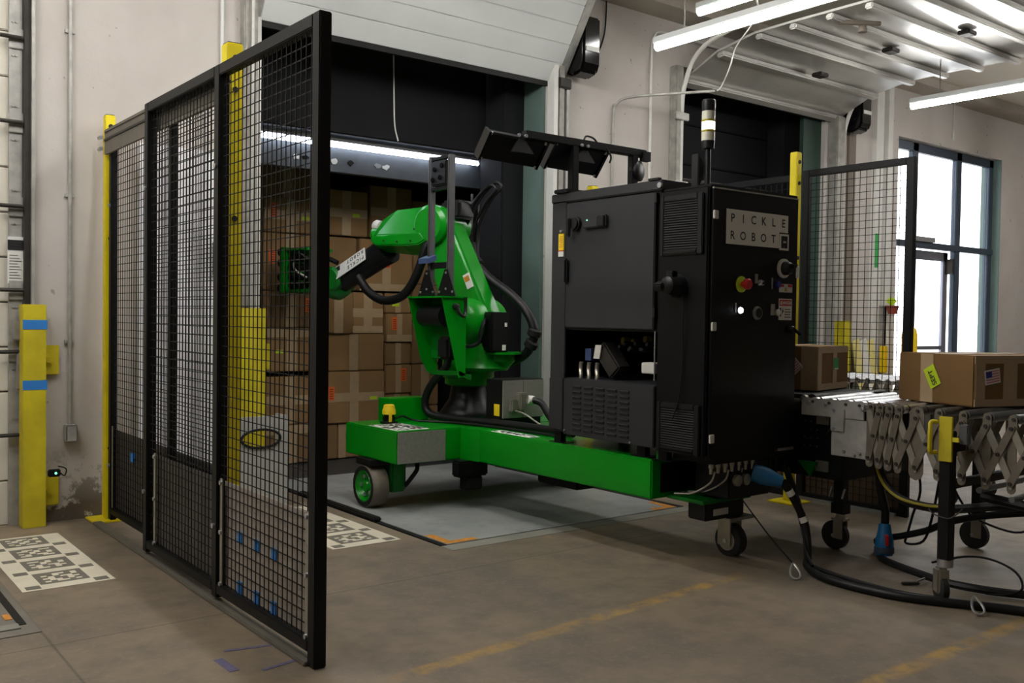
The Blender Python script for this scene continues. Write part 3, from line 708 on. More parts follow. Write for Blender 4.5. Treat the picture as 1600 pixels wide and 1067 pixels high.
for x in (11.9, ):
    cw3 = B().tube([(11.75, 6.1, 3.6), (11.75, 6.1, 4.2)], .015, n=8, sub=1).add('conduit', 'galvanised'); tag(cw3, 'short conduit drop above the glazed wall', 'conduit')

# ------------------------------------------------------------------ floor markers
PAT = ["101101", "011010", "110011", "010110", "101001", "001101", "110100", "011011"]
def marker_board(x0, x1, y0, rows, label):
    p = .285; t = thing('fiducial_board', label, 'marker board', (x0, y0, 0), 'fiducial boards stuck to the floor')
    y1 = y0+rows*p+.05; w = x1-x0
    B().box(x0, x1, y0, y1, .0006, .0022).add('sheet', 'marker_white', t)
    d = B()
    def q(a0, a1, b0, b1): d.box(a0, a1, b0, b1, .0022, .0032)
    for r in range(rows):
        b0 = y0+.05+r*p
        q(x0+.022, x0+.085, b0-.028, b0+.03); q(x1-.085, x1-.022, b0-.028, b0+.03)
        m0, m1 = x0+.095, x1-.095; c = (m1-m0)/8; h = .215/8; s = b0+.035
        pat = PAT[r % 8:]+PAT[:r % 8]
        for i in range(8):
            for j in range(8):
                if i in (0, 7) or j in (0, 7) or pat[i-1][j-1] == '0': q(m0+j*c, m0+(j+1)*c, s+i*h, s+(i+1)*h)
    d.add('pattern', 'marker_grey', t, smooth=False, kind='stuff', label='dark printed squares of the board')
    return t
marker_board(.91, 1.32, 4.80, 4, 'white floor board with dark square markers left of the fence')
marker_board(2.45, 2.885, 4.72, 4, 'white floor board with dark square markers inside the fence')
for a, bb_, lab in (((1.32, 3.46), (1.325, 3.31), 'short blue tape strip on the floor left of the gate corner'), ((1.37, 3.53), (1.545, 3.49), 'faint long tape line on the floor by the gate track'), ((1.41, 3.26), (1.56, 3.285), 'faint tape line on the floor beside the gate end upright')):
    tp = B().bar((a[0], a[1], .0012), (bb_[0], bb_[1], .0012), .035 if 'short' in lab else .018, .0012).add('floor_tape', 'dull_blue_tape')
    tag(tp, lab, 'tape', 'tape strips on the floor')

# ------------------------------------------------------------------ the robot
RB = thing('mobile_robot', 'green wheeled unloading robot with jointed arm and tall black control cabinet', 'robot', (4.09, 4.6, 0))
# base frame
cb = B().box(3.2, 4.97, 5.30, 6.0, .33, .545).add('cross_beam', 'green_paint', RB, .008)
B().box(3.205, 3.575, 5.296, 5.302, .335, .54).add('tread_plate', 'brushed', cb, label='brushed metal step plate')
B().prism([(3.70, 5.30, .545), (3.73, 5.30, .545), (3.73, 5.12, .545)], (0, 0, -.215)).add('gusset', 'green_paint', cb)
lb = B().box(3.73, 4.45, 3.55, 5.30, .33, .545).add('long_beam', 'green_paint', RB, .008)
B().box(3.80, 4.40, 3.544, 3.551, .36, .52).add('end_opening', 'black_paint', lb)
B().box(3.45, 3.775, 5.82, 5.98, .545, .71).add('riser_block', 'green_paint', RB, .004)
def decal(x0, x1, y0, y1, seed, nx, ny):
    random.seed(seed); k = B().box(x0, x1, y0, y1, .545, .5468).add('marker_sheet', 'white_label', RB)
    d = B(); cx, cy = (x1-x0-.02)/nx, (y1-y0-.02)/ny
    for i in range(nx):
        for j in range(ny):
            if random.random() < .45: d.box(x0+.01+i*cx, x0+.01+(i+1)*cx, y0+.01+j*cy, y0+.01+(j+1)*cy, .5468, .5476)
    d.add('print', 'ink', k, smooth=False, kind='stuff')
decal(3.23, 3.48, 5.35, 5.72, 3, 12, 16); decal(3.75, 3.84, 4.62, 5.02, 5, 5, 18)
# drive wheels
def drive_wheel(x, out):
    y, R, w = 5.66, .145, .13; s = -1 if out < 0 else 1
    wh = B().lathe((x, y, R), (s, 0, 0), [(-w, R*.9), (-w+.012, R), (-.012, R), (0, R*.93), (0, R*.76), (-.05, R*.74), (-.05, .02)], 28).add('drive_wheel', 'tyre', RB)
    B().lathe((x, y, R), (s, 0, 0), [(-.045, R*.74), (-.005, R*.75), (.002, R*.70), (-.012, R*.62), (-.04, R*.52), (-.042, R*.3), (-.02, R*.24), (-.012, R*.2), (-.012, .002)], 24, False).add('rim', 'green_paint', wh)
    for k in range(5):
        a = k*2*math.pi/5; B().cyl((x-s*.04, y+R*.45*math.cos(a), R+R*.45*math.sin(a)), (x-s*.018, y+R*.45*math.cos(a), R+R*.45*math.sin(a)), .014, n=8).add('lug', 'bright_alu', wh)
    B().lathe((x, y, R), (s, 0, 0), [(.0, R*.75), (.004, R*.79), (.004, R*.93), (0, R*.95)], 28, False).add('tyre_wall', 'rubber', wh)
    B().box(min(x-s*.15, x-s*.27), max(x-s*.15, x-s*.27), y-.12, y+.1, .1, .33).add('axle_housing', 'green_dark', RB, .015)
    B().box(min(x+s*.0, x-s*.2), max(x+s*.0, x-s*.2), y-.1, y+.1, .29, .33).add('swivel_plate', 'black_paint', RB)
drive_wheel(3.155, -1); drive_wheel(4.95, 1)
B().tube([(3.48, 5.52, .32), (3.47, 5.48, .26), (3.43, 5.5, .19), (3.42, 5.55, .14)], .016).add('brake_hose', 'hose', RB)
B().box(3.62, 3.86, 5.19, 5.29, .22, .33).add('stabiliser', 'black_paint', RB, .012)
B().box(3.68, 3.82, 5.2, 5.28, .13, .22).add('stabiliser_foot', 'rubber', RB, .008)
B().box(4.05, 4.4, 4.5, 4.9, .2, .33).add('belly_box', 'black_paint', RB, .01)
# rear caster and outrigger
og = B().box(3.86, 4.26, 3.30, 3.56, .325, .345).box(4.08, 4.36, 3.40, 3.55, .345, .50).add('outrigger', 'green_dark', RB, .004)
ub = B().box(3.92, 4.24, 3.33, 3.46, .225, .325).add('scanner_block', 'black_plastic', RB, .008)
B().box(3.98, 4.10, 3.327, 3.331, .25, .285).add('name_plate', 'grey_white', ub)
cs = B().box(4.10, 4.31, 3.31, 3.46, .206, .222).box(4.136, 4.146, 3.34, 3.43, .06, .206).box(4.226, 4.236, 3.34, 3.43, .06, .206).add('caster_fork', 'zinc', RB, .003)
B().cyl((4.19, 3.39, .215), (4.19, 3.39, .23), .04, n=14).add('swivel', 'zinc', cs)
B().lathe((4.150, 3.375, .088), (1, 0, 0), [(0, .076), (.006, .088), (.066, .088), (.073, .076)], 24).add('wheel', 'dark_tyre', cs)
B().cyl((4.130, 3.375, .088), (4.242, 3.375, .088), .012, n=10).add('axle', 'bright_alu', cs)
B().lathe((4.147, 3.375, .088), (1, 0, 0), [(0, .055), (.004, .055)], 20).add('hub', 'zinc', cs)
# safety scanner on the front left
sc = B().box(3.36, 3.46, 5.72, 5.80, .545, .56).add('safety_scanner', 'black_plastic', RB, .003)
B().lathe((3.41, 5.76, .56), (0, 0, 1), [(0, .045), (.035, .045), (.035, .036), (.05, .036)], 20).add('window', 'black_gloss', sc)
B().lathe((3.41, 5.76, .61), (0, 0, 1), [(0, .047), (.03, .047), (.045, .04), (.062, .038), (.068, .03)], 20).add('dome', 'yellow_bright', sc)
B().box(3.385, 3.405, 5.712, 5.72, .56, .61).add('yellow_tab', 'yellow_bright', sc)
B().tube([(3.46, 5.76, .575), (3.52, 5.75, .59), (3.6, 5.72, .56), (3.75, 5.55, .555), (3.9, 5.2, .56)], .007).add('scanner_cable', 'hose', RB)

# --- arm
AX = Vector((4.10, 5.78, 0)); U = Vector((-.331, .944, 0)).normalized(); S = Vector((-.944, -.331, 0)).normalized(); Z = Vector((0, 0, 1))
def AP(t, so, z): return AX+U*t+S*so+Z*z
def aprism(poly, s0, s1): return B().prism([AP(t, s0, z) for t, z in poly], S*(s1-s0))
B().box(3.90, 4.30, 5.60, 5.97, .545, .58).add('mount_plate', 'green_dark', RB, .006)
pd = B().lathe(AP(0, 0, .575), Z, [(0, .21), (.02, .21), (.05, .185), (.11, .145), (.22, .125), (.235, .135)], 28).add('pedestal', 'black_plastic', RB)
for a in range(8):
    t = a*math.pi/4+.3; B().cyl(AP(.17*math.cos(t), .17*math.sin(t), .6), AP(.17*math.cos(t), .17*math.sin(t), .625), .014, n=8).add('bolt', 'bright_alu', pd)
B().lathe(AP(0, 0, .79), Z, [(0, .15), (.012, .175), (.055, .175), (.06, .19), (.10, .19), (.105, .2), (.125, .2)], 32).add('turning_ring', 'green_paint', RB)
tb = B().lathe(AP(-.10, 0, .91), Z, [(0, .21), (.02, .225), (.08, .19), (.14, .19), (.2, .17)], 24).lathe(AP(-.02, .02, .9), Z, [(0, .2), (.1, .2), (.3, .175), (.46, .15), (.5, .12)], 24).add('turret_casting', 'green_paint', RB)
B().lathe(AP(-.28, -.02, .93), Z, [(0, .05), (.05, .1), (.095, .1), (.1, .15), (.115, .15)], 20).add('motor_flange', 'green_paint', tb)
B().lathe(AP(-.02, .12, .96), S, [(0, .06), (.1, .06), (.11, .045)], 16).add('boss', 'green_paint', tb)
mb = B().box(4.05, 4.215, 5.43, 5.60, 1.045, 1.335).add('base_motor', 'black_plastic', RB, .012)
B().box(4.045, 4.05, 5.45, 5.58, 1.08, 1.31).add('motor_rib', 'black_paint', mb)
B().box(4.145, 4.175, 5.426, 5.43, 1.06, 1.10).add('data_plate', 'white_label', mb)
B().box(4.165, 4.185, 5.426, 5.43, 1.23, 1.26).add('warning_mark', 'white_label', mb)
B().tube([(4.04, 5.50, 1.28), (4.0, 5.46, 1.26), (3.97, 5.45, 1.2), (3.95, 5.45, 1.12), (3.9, 5.47, 1.09), (3.85, 5.5, 1.10)], .014).add('motor_cable', 'hose', mb)
# shoulder and lower link
B().lathe(AP(-.05, -.2, 1.25), S, [(0, .13), (.03, .19), (.36, .19), (.42, .14), (.44, .1)], 28).add('shoulder_hub', 'green_paint', RB)
def capsule(p, r0, q, r1, n=9):
    d = Vector((q[0]-p[0], q[1]-p[1])); a0 = math.atan2(d.y, d.x); out = []
    for k in range(n): a = a0+math.pi/2+math.pi*k/(n-1); out.append((p[0]+r0*math.cos(a), p[1]+r0*math.sin(a)))
    for k in range(n): a = a0-math.pi/2+math.pi*k/(n-1); out.append((q[0]+r1*math.cos(a), q[1]+r1*math.sin(a)))
    return out
lk = aprism(capsule((-.05, 1.25), .19, (.27, 1.98), .14), -.11, .10).add('lower_arm', 'green_paint', RB, .03, 3)
wl = B().obox(AP(-.06, .104, 1.56), (U*.40+Z*.916)*.055, S*.002, (Z*.40-U*.916)*.03).add('warning_label', 'white_label', lk)
B().obox(AP(-.05, .107, 1.575), (U*.40+Z*.916)*.02, S*.002, (Z*.40-U*.916)*.022).add('label_print', 'worn_orange', wl)
# elbow, upper housing, forearm
B().lathe(AP(.27, -.2, 1.98), S, [(0, .12), (.02, .15), (.34, .15), (.37, .12)], 28).add('elbow_hub', 'green_paint', RB)
B().obox(AP(.16, -.06, 2.10), U*.09, S*.1, Z*.07).add('elbow_motor', 'black_plastic', RB, .02)
hp = [(.24, 1.86), (.30, 2.10), (.36, 2.13), (.67, 2.115), (.80, 2.05), (.88, 1.91), (.82, 1.80), (.5, 1.765), (.32, 1.775)]
hs = B()
inner = [(.56+(t-.56)*.78, 1.945+(z-1.945)*.72) for t, z in hp]
# faceted casting: wide middle band and bevelled cheeks
n = len(hp)
for ss in (-.09, .08): pass
k0 = len(hs.v)
cheek = [(.52+(t-.52)*.84, 1.915 if z > 1.95 else 1.83+(z-1.765)*.35) for t, z in hp]
for so, ring in ((-.17, inner), (-.09, hp), (.05, hp), (.18, cheek)):
    hs.v += [tuple(AP(t, so, z)) for t, z in ring]
for r in range(3):
    for i in range(n): j = (i+1) % n; hs.f.append((r*n+i, r*n+j, (r+1)*n+j, (r+1)*n+i))
hs.f.append(tuple(range(n))); hs.f.append(tuple(3*n+i for i in range(n)))
hu = hs.add('upper_housing', 'green_paint', RB, .008, smooth=False)
for t, z, o in ((.38, 2.03, .105), (.40, 1.95, .155), (.42, 1.86, .178), (.55, 1.86, .178), (.68, 1.87, .178)):
    B().cyl(AP(t, o, z), AP(t, o+.012, z), .007, n=8).add('bolt', 'dark_steel', hu)
B().lathe(AP(.84, 0, 1.90), (U*.8-Z*.6).normalized(), [(-.06, .06), (0, .12), (.03, .11)], 20).add('front_cap', 'green_paint', RB)
B().lathe(AP(.885, .0, 2.0), (U*.8+Z*.2).normalized(), [(-.02, .05), (.03, .05), (.05, .035)], 14).add('bearing_cap', 'grey_white', RB)
fd = (U*1.0-Z*.5).normalized(); f0 = AP(.78, 0, 1.82); fL = .56
fa = B().lathe(f0, fd, [(0, .115), (.12, .105), (fL-.05, .095), (fL, .09)], 24).add('forearm', 'black_plastic', RB)
upv = S.cross(fd); upv = upv if upv.z > 0 else -upv
fn = (S*.93+upv*.37).normalized(); ft = fn.cross(fd).normalized(); ft = ft if ft.z > 0 else -ft
fc = f0+fd*.33+fn*.107
pl = B().obox(fc, fd*.17, ft*.058, fn*.003).add('name_plate', 'white_label', fa)
yd_ = fn.cross(fd).normalized()
for row, word in ((.010, 'PICKLE'), (-.046, 'ROBOT')):
    text(fa, 'lettering', word, .045, fc-fd*.155+yd_*row+fn*.0035, fd, yd_, 'ink', spacing=1.45, off=.0006, bold=.0008)
B().obox(fc+fd*.142-yd_*.03+fn*.0035, fd*.02, yd_*.022, fn*.001).add('logo_square', 'ink', fa)
wr = B().lathe(f0+fd*(fL-.01), fd, [(0, .10), (.03, .125), (.10, .125), (.14, .1)], 24).lathe(AP(1.30, -.12, 1.585), S, [(0, .08), (.02, .1), (.22, .1), (.24, .08)], 20).add('wrist', 'green_dark', RB)
B().lathe(AP(1.36, 0, 1.60), U, [(0, .095), (.1, .09), (.12, .07), (.16, .07)], 20).add('tool_flange', 'green_dark', RB)
# gripper: frame, suction bank and hoses
gr = B().box(0, 0, 0, 0, 0, 0)
gr = B().obox(AP(1.80, 0, 1.665), U*.03, S*.16, Z*.19).add('gripper', 'green_paint', RB, .008)
B().obox(AP(1.66, -.0, 1.835), U*.14, S*.15, Z*.012).add('top_plate', 'green_paint', gr, .004)
B().obox(AP(1.66, -.0, 1.49), U*.14, S*.15, Z*.012).add('bottom_plate', 'green_dark', gr, .004)
B().obox(AP(1.57, 0, 1.65), U*.03, S*.1, Z*.11).add('tool_block', 'black_plastic', gr, .01)
for dz in (-.12, -.05, .03, .1):
    B().cyl(AP(1.60, .07, 1.66+dz), AP(1.77, .09, 1.66+dz), .03, n=12).add('vacuum_cylinder', 'black_plastic', gr)
for dz in (-.15, -.06, .06, .15):
    for so in (-.1, 0, .1): B().lathe(AP(1.83, so, 1.665+dz), U, [(0, .015), (.02, .015), (.03, .03), (.05, .034)], 12).add('suction_cup', 'rubber', gr)
B().tube([AP(1.55, .1, 1.75), AP(1.62, .16, 1.80), AP(1.70, .15, 1.74), AP(1.74, .12, 1.66)], .012).add('air_line', 'hose', gr)
B().tube([AP(1.55, .12, 1.6), AP(1.63, .17, 1.66), AP(1.68, .14, 1.72)], .009).add('air_line', 'galvanised', gr)
B().tube([AP(1.48, .05, 1.72), AP(1.40, .06, 1.76), AP(1.28, .05, 1.72)], .02).add('air_line', 'hose', gr)
# hoses of the dress pack
hoseA = [(3.64, 6.639, 1.601), (3.673, 6.544, 1.486), (3.721, 6.408, 1.416), (3.773, 6.258, 1.431), (3.81, 6.154, 1.509), (3.84, 6.069, 1.652), (3.857, 6.019, 1.79), (3.9, 5.98, 1.9)]
B().tube(hoseA, .034, n=12).add('sagging_hose', 'hose', RB)
hoseB = [(4.152, 5.996, 1.955), (4.171, 5.94, 2.05), (4.204, 5.848, 2.19), (4.242, 5.739, 2.279), (4.262, 5.69, 2.243), (4.233, 5.765, 2.161), (4.199, 5.861, 1.998), (4.19, 5.887, 1.854), (4.206, 5.84, 1.699), (4.245, 5.728, 1.587), (4.312, 5.538, 1.458), (4.359, 5.405, 1.327), (4.377, 5.351, 1.188), (4.369, 5.376, 1.104), (4.355, 5.416, 1.037), (4.324, 5.504, .982), (4.296, 5.583, .955)]
hb_ = B().tube(hoseB[7:], .034, n=12).add('loop_hose', 'hose', RB)
B().tube(hoseB[:8]+[(4.206, 5.84, 1.699)], .013, n=8).add('conduit_pair', 'hose', hb_)
B().tube([tuple(Vector(p)+Vector((.03, -.03, .02))) for p in hoseB[:8]]+[(4.215, 5.83, 1.699)], .013, n=8).add('conduit_pair', 'hose', hb_)
for p, q in ((hoseB[8], hoseB[9]), (hoseB[12], hoseB[13]), (hoseB[13], hoseB[14])):
    p, q = Vector(p), Vector(q); d = (q-p).normalized(); B().lathe(p-d*.03, d, [(0, .04), (.01, .052), (.05, .052), (.06, .04)], 14).add('clamp', 'rubber', hb_)
hoseC = [(3.80, 5.62, 1.02), (3.792, 5.6, .98), (3.785, 5.62, .93), (3.759, 5.694, .859), (3.735, 5.764, .764), (3.726, 5.79, .67), (3.738, 5.75, .60), (3.79, 5.62, .578), (3.86, 5.38, .575), (3.93, 5.05, .575), (3.96, 4.75, .575), (3.97, 4.45, .58)]
B().tube(hoseC, .028, n=12).add('lower_hose', 'hose', RB)
B().tube([(3.78, 5.5, .556), (3.85, 5.2, .556), (3.88, 4.9, .556), (3.89, 4.5, .56)], .009).add('cable', 'hose', RB)
# sensor mast on its green bracket
br = B().box(3.55, 3.76, 5.32, 5.76, 1.425, 1.435).add('mast_bracket', 'green_paint', RB)
B().prism([(3.555, 5.33, 1.425), (3.755, 5.33, 1.425), (3.755, 5.33, .90), (3.70, 5.33, .88)], (0, .008, 0)).add('side_sheet', 'green_paint', br)
B().prism([(3.555, 5.75, 1.425), (3.755, 5.75, 1.425), (3.80, 5.75, .95), (3.80, 5.75, .88), (3.72, 5.75, .90), (3.66, 5.75, 1.0)], (0, .008, 0)).add('side_sheet', 'green_paint', br)
B().box(3.75, 3.758, 5.34, 5.75, 1.0, 1.425).add('back_sheet', 'green_dark', br)
B().prism([(3.70, 5.33, .90), (3.80, 5.33, .86), (4.0, 5.6, .86), (3.9, 5.75, .86), (3.74, 5.75, .88)], (0, 0, .03)).add('foot_sheet', 'green_dark', br)
B().cyl((3.66, 5.42, 1.30), (3.66, 5.70, 1.30), .075, n=20).add('shoulder_motor', 'black_plastic', RB)
B().box(3.64, 3.74, 5.38, 5.52, 1.0, 1.16).add('connector_block', 'black_plastic', RB, .02)
B().lathe((3.66, 5.332, 1.365), (0, -1, 0), [(0, .022), (.03, .022), (.035, .015)], 12).add('cable_gland', 'black_plastic', br)
B().tube([(3.66, 5.30, 1.36), (3.67, 5.285, 1.32), (3.71, 5.29, 1.30), (3.735, 5.31, 1.33), (3.74, 5.315, 1.43)], .011).add('gland_cable', 'hose', br)
ma = B().box(3.64, 3.68, 5.61, 5.65, 1.45, 2.41).add('mast_post', 'alu', RB, .004)
mc = B().box(3.64, 3.68, 5.37, 5.41, 1.45, 2.40).add('mast_post', 'alu', RB, .004)
for p, y in ((ma, 5.63), (mc, 5.39)):
    for dx in (.018, -.022): B().box(3.66+dx, 3.664+dx, y-.004, y+.004, 1.46, 2.38).add('slot', 'dark_steel', p)
    B().prism([(3.634, y-.115, 1.436), (3.634, y+.115, 1.436), (3.634, y+.02, 1.62), (3.634, y-.02, 1.62)], (-.008, 0, 0)).add('gusset', 'black_paint', p)
    for dy, dz in ((-.08, .03), (0, .16), (.08, .03), (0, .05)): B().cyl((3.627, y+dy, 1.436+dz), (3.62, y+dy, 1.436+dz), .008, n=8).add('bolt', 'bright_alu', p)
for z, h in ((2.17, .02), (2.38, .02)): B().box(3.64, 3.68, 5.41, 5.61, z, z+h).add('mast_rung', 'black_paint', RB)
cm = B().box(3.63, 3.67, 5.415, 5.605, 2.20, 2.37).add('camera_housing', 'black_plastic', RB, .01)
for y, z in ((5.46, 2.33), (5.55, 2.31), (5.48, 2.25), (5.57, 2.24)): B().cyl((3.63, y, z), (3.62, y, z), .018, n=12).add('lens', 'black_gloss', cm)
B().box(3.64, 3.68, 5.41, 5.61, 1.63, 1.67).add('mast_rung', 'black_paint', RB)
B().prism([(3.60, 5.56, 1.70), (3.60, 5.70, 1.70), (3.66, 5.70, 1.725), (3.66, 5.56, 1.725)], (0, 0, -.035)).add('sensor_shelf', 'led_blue_shelf', RB)
# junction box beside the pedestal
jb = B().box(3.94, 4.31, 5.16, 5.34, .60, .87).add('junction_box', 'black_paint', RB, .004)
B().box(3.945, 4.12, 5.15, 5.16, .605, .865).add('cover', 'brushed', jb, .002)
B().box(4.125, 4.305, 5.15, 5.16, .605, .865).add('cover', 'brushed', jb, .002)
B().box(3.936, 3.94, 5.18, 5.24, .62, .70).add('warning_sticker', 'yellow_bright', jb)
B().box(4.05, 4.12, 5.09, 5.15, .66, .78).add('connector', 'zinc', jb, .008)
B().box(3.99, 4.05, 5.11, 5.15, .65, .74).add('connector', 'zinc', jb, .008)
B().lathe((4.12, 5.10, .73), (1, -.2, -.1), [(0, .03), (.03, .034), (.05, .03)], 14).add('gland', 'grey_white', jb)
B().tube([(4.15, 5.08, .73), (4.18, 5.02, .71), (4.16, 4.92, .64), (4.12, 4.78, .58), (4.08, 4.6, .565)], .024, n=10).add('power_cable', 'hose', jb)
B().tube([(4.02, 5.10, .66), (4.03, 5.0, .64), (4.05, 4.85, .58), (4.05, 4.65, .56)], .006).add('signal_cable', 'zinc', jb)
B().box(3.93, 4.32, 5.2, 5.34, .545, .60).add('stand', 'black_paint', jb)
B().box(4.0, 4.5, 4.44, 4.62, .86, .90).add('cross_tube', 'grey_white', RB, .006)
for x in (4.2, 4.36): B().box(x, x+.1, 4.42, 4.55, .60, .72).add('relay', 'old_steel', RB, .01)

# --- control cabinet
CX, CX1, CY0, CY1, CZ0, CZ1 = 3.72, 4.445, 3.165, 4.40, .60, 1.97
CB = B().box(CX+.012, CX1, CY0+.02, 3.52, CZ0+.01, CZ1).box(CX+.02, CX1, 3.52, CY1-.01, 1.23, 2.03).box(CX+.02, CX1, 3.52, CY1-.01, CZ0+.02, .94).box(4.38, CX1, 3.52, CY1-.01, .94, 1.23).box(CX+.02, CX1, 4.32, CY1-.01, .94, 1.23).add('control_cabinet', 'cabinet_black', RB, smooth=False)
B().box(CX+.006, CX+.02, 4.27, CY1, CZ0+.02, 2.0).add('side_post', 'cabinet_grey', CB, .003)
B().box(CX, CX1+.006, 3.50, CY1+.006, 1.985, 2.04).add('roof_lid', 'cabinet_grey', CB, .006)
B().box(CX+.01, CX1, 3.17, 3.50, 1.97, 1.985).add('roof_plate', 'cabinet_black', CB, .004)
B().box(CX-.003, CX+.02, 3.525, 3.60, 2.04, 2.052).add('lid_clip', 'black_plastic', CB)
B().cyl((CX-.008, 3.515, 2.01), (CX+.006, 3.515, 2.01), .015, n=10).add('lid_screw', 'bright_alu', CB)
dr = B().box(CX-.004, CX+.02, 3.545, 4.262, 1.243, 1.975).add('door', 'cabinet_grey', CB, .005)
B().box(CX-.004, CX+.02, 3.53, 4.262, .61, .94).add('louver_panel', 'cabinet_grey', CB, .004)
B().box(CX-.004, CX+.02, 4.27, 4.395, .63, .94).add('side_panel', 'cabinet_grey', CB, .004)
for i in range(5):
    for j in range(9):
        y = 4.175-i*.098; z = .905-j*.031
        B().prism([(CX-.004, y, z), (CX-.014, y, z-.004), (CX-.006, y, z-.018), (CX-.004, y, z-.018)], (0, -.07, 0)).add('louver', 'cabinet_grey', CB)
for y, z in ((4.245, .635), (3.70, .622)): B().cyl((CX-.01, y, z), (CX-.004, y, z), .006, n=8).add('screw', 'bright_alu', CB)
# window bay with hydraulics
for i, (y, z) in enumerate(((4.08, 1.17), (4.0, 1.16), (3.90, 1.18), (3.74, 1.17), (3.68, 1.175), (3.62, 1.17))):
    B().box(4.0, 4.06, y-.03, y+.0, z-.03, z+.02).add('valve', 'wire_yellow', CB, .006)
for i in range(8): B().lathe((3.95+.01*(i % 3), 3.95-.03*i, 1.13+.02*math.sin(i*2)), (-1, 0, .1), [(0, .016), (.08, .016), (.09, .01)], 10).add('fitting', 'black_plastic', CB)
gb = B().obox((3.86, 4.0, 1.06), V(.05, 0, 0), V(0, -.07, -.075), V(0, .04, -.035)).add('gauge_block', 'dark_steel', CB, .01)
B().obox((3.80, 4.06, 1.105), V(.004, 0, 0), V(0, .008, -.04), V(0, .025, 0)).add('gauge_label', 'grey_white', gb)
B().box(3.82, 3.9, 4.14, 4.19, 1.05, 1.12).add('small_label', 'led_blue_shelf', CB)
B().box(3.80, 3.88, 3.61, 3.71, 1.0, 1.06).add('junction', 'grey_white', CB, .005)
for y in (4.20, 4.13, 4.06): B().tube([(3.80, y, 1.04), (3.80, y+.005, 1.0), (3.79, y-.01, .96), (3.79, y, .93)], .013).add('hose_tail', 'zinc', CB)
B().box(3.74, 4.4, 3.54, 4.3, .935, .945).add('bay_floor', 'cabinet_grey', CB)
B().cyl((CX+.005, 3.537, .97), (CX+.005, 3.537, 1.235), .004, n=6).add('stay_rod', 'bright_alu', CB)
# door hardware
rk = B().lathe((CX-.004, 4.165, 1.85), (-1, 0, 0), [(0, .042), (.02, .042), (.022, .035), (.035, .035)], 18).add('rotary_switch', 'black_plastic', CB)
B().box(CX-.055, CX-.035, 4.18, 4.205, 1.77, 1.88).add('lever', 'black_plastic', rk, .006)
md = B().box(CX-.03, CX-.004, 3.90, 4.09, 1.815, 1.885).add('indicator_module', 'cabinet_grey', CB, .006)
B().box(CX-.04, CX-.03, 3.905, 3.965, 1.82, 1.88).add('ribbed_cap', 'black_plastic', md, .004)
B().cyl((CX-.033, 4.05, 1.86), (CX-.03, 4.05, 1.86), .004, n=8).add('pilot_light', 'led_green', md)
B().box(CX-.035, CX-.004, 4.225, 4.25, 1.50, 1.65).add('door_handle', 'black_plastic', CB, .01)
for z in (1.31, 1.92): B().box(CX-.01, CX+.01, 3.53, 3.545, z, z+.05).add('hinge', 'black_plastic', CB)
tg = B().box(CX-.002, CX+.006, 4.285, 4.33, 1.70, 1.80).add('yellow_tag', 'yellow_bright', CB)
B().box(CX-.003, CX+.006, 4.285, 4.33, 1.665, 1.70).add('tag_foot', 'white_label', tg)
B().box(CX-.0035, CX+.006, 4.285, 4.33, 1.695, 1.702).add('tag_band', 'red', tg)
k = B()
for q in range(6): k.box(CX-.0035, CX-.002, 4.292, 4.322-.004*(q % 3), 1.72+q*.012, 1.724+q*.012)
k.add('tag_print', 'worn_orange', tg)
B().cyl((CX-.008, 4.308, 1.815), (CX+.006, 4.308, 1.815), .008, n=10).add('tag_hook', 'bright_alu', tg)
# rear section, left face
B().box(CX+.004, CX+.014, 3.19, 3.52, CZ0, CZ1).add('side_skin', 'cabinet_black', CB, .003)
def grille(z0, z1):
    g_ = B().box(CX-.012, CX+.004, 3.21, 3.245, z0, z1).box(CX-.012, CX+.004, 3.475, 3.50, z0, z1).box(CX-.012, CX+.004, 3.245, 3.475, z1-.03, z1).box(CX-.012, CX+.004, 3.245, 3.475, z0, z0+.03).add('filter_grille', 'black_plastic', CB, .004)
    B().box(CX-.004, CX+.0038, 3.246, 3.474, z0+.031, z1-.031).add('mesh_back', 'black_paint', g_)
    nn = int((z1-z0-.06)/.0125)
    for i in range(nn): B().prism([(CX-.011, 3.246, z0+.034+i*.0125), (CX-.004, 3.246, z0+.041+i*.0125), (CX-.004, 3.246, z0+.034+i*.0125)], (0, .228, 0)).add('slat', 'black_plastic', g_)
    B().box(CX-.016, CX-.012, 3.25, 3.47, z0+.008, z0+.018).add('latch_bar', 'black_gloss', g_)
grille(1.635, 1.945); grille(.605, .865)
sk = B().lathe((CX+.004, 3.375, 1.475), (-1, 0, 0), [(0, .06), (.03, .06), (.05, .05), (.09, .045), (.1, .03)], 20).add('power_socket', 'black_plastic', CB)
B().obox((CX-.085, 3.42, 1.47), V(.025, .0, .01), V(0, .035, 0), V(-.008, 0, .02)).add('socket_lever', 'black_plastic', sk, .008)
B().box(CX-.07, CX-.03, 3.35, 3.40, 1.52, 1.55).add('socket_catch', 'black_gloss', sk, .005)
B().tube([(CX-.01, 3.33, 1.43), (CX-.02, 3.32, 1.3), (CX-.005, 3.33, 1.1), (CX-.015, 3.34, .9), (CX-.02, 3.38, .78)], .004, n=6).add('thin_cord', 'hose', CB)
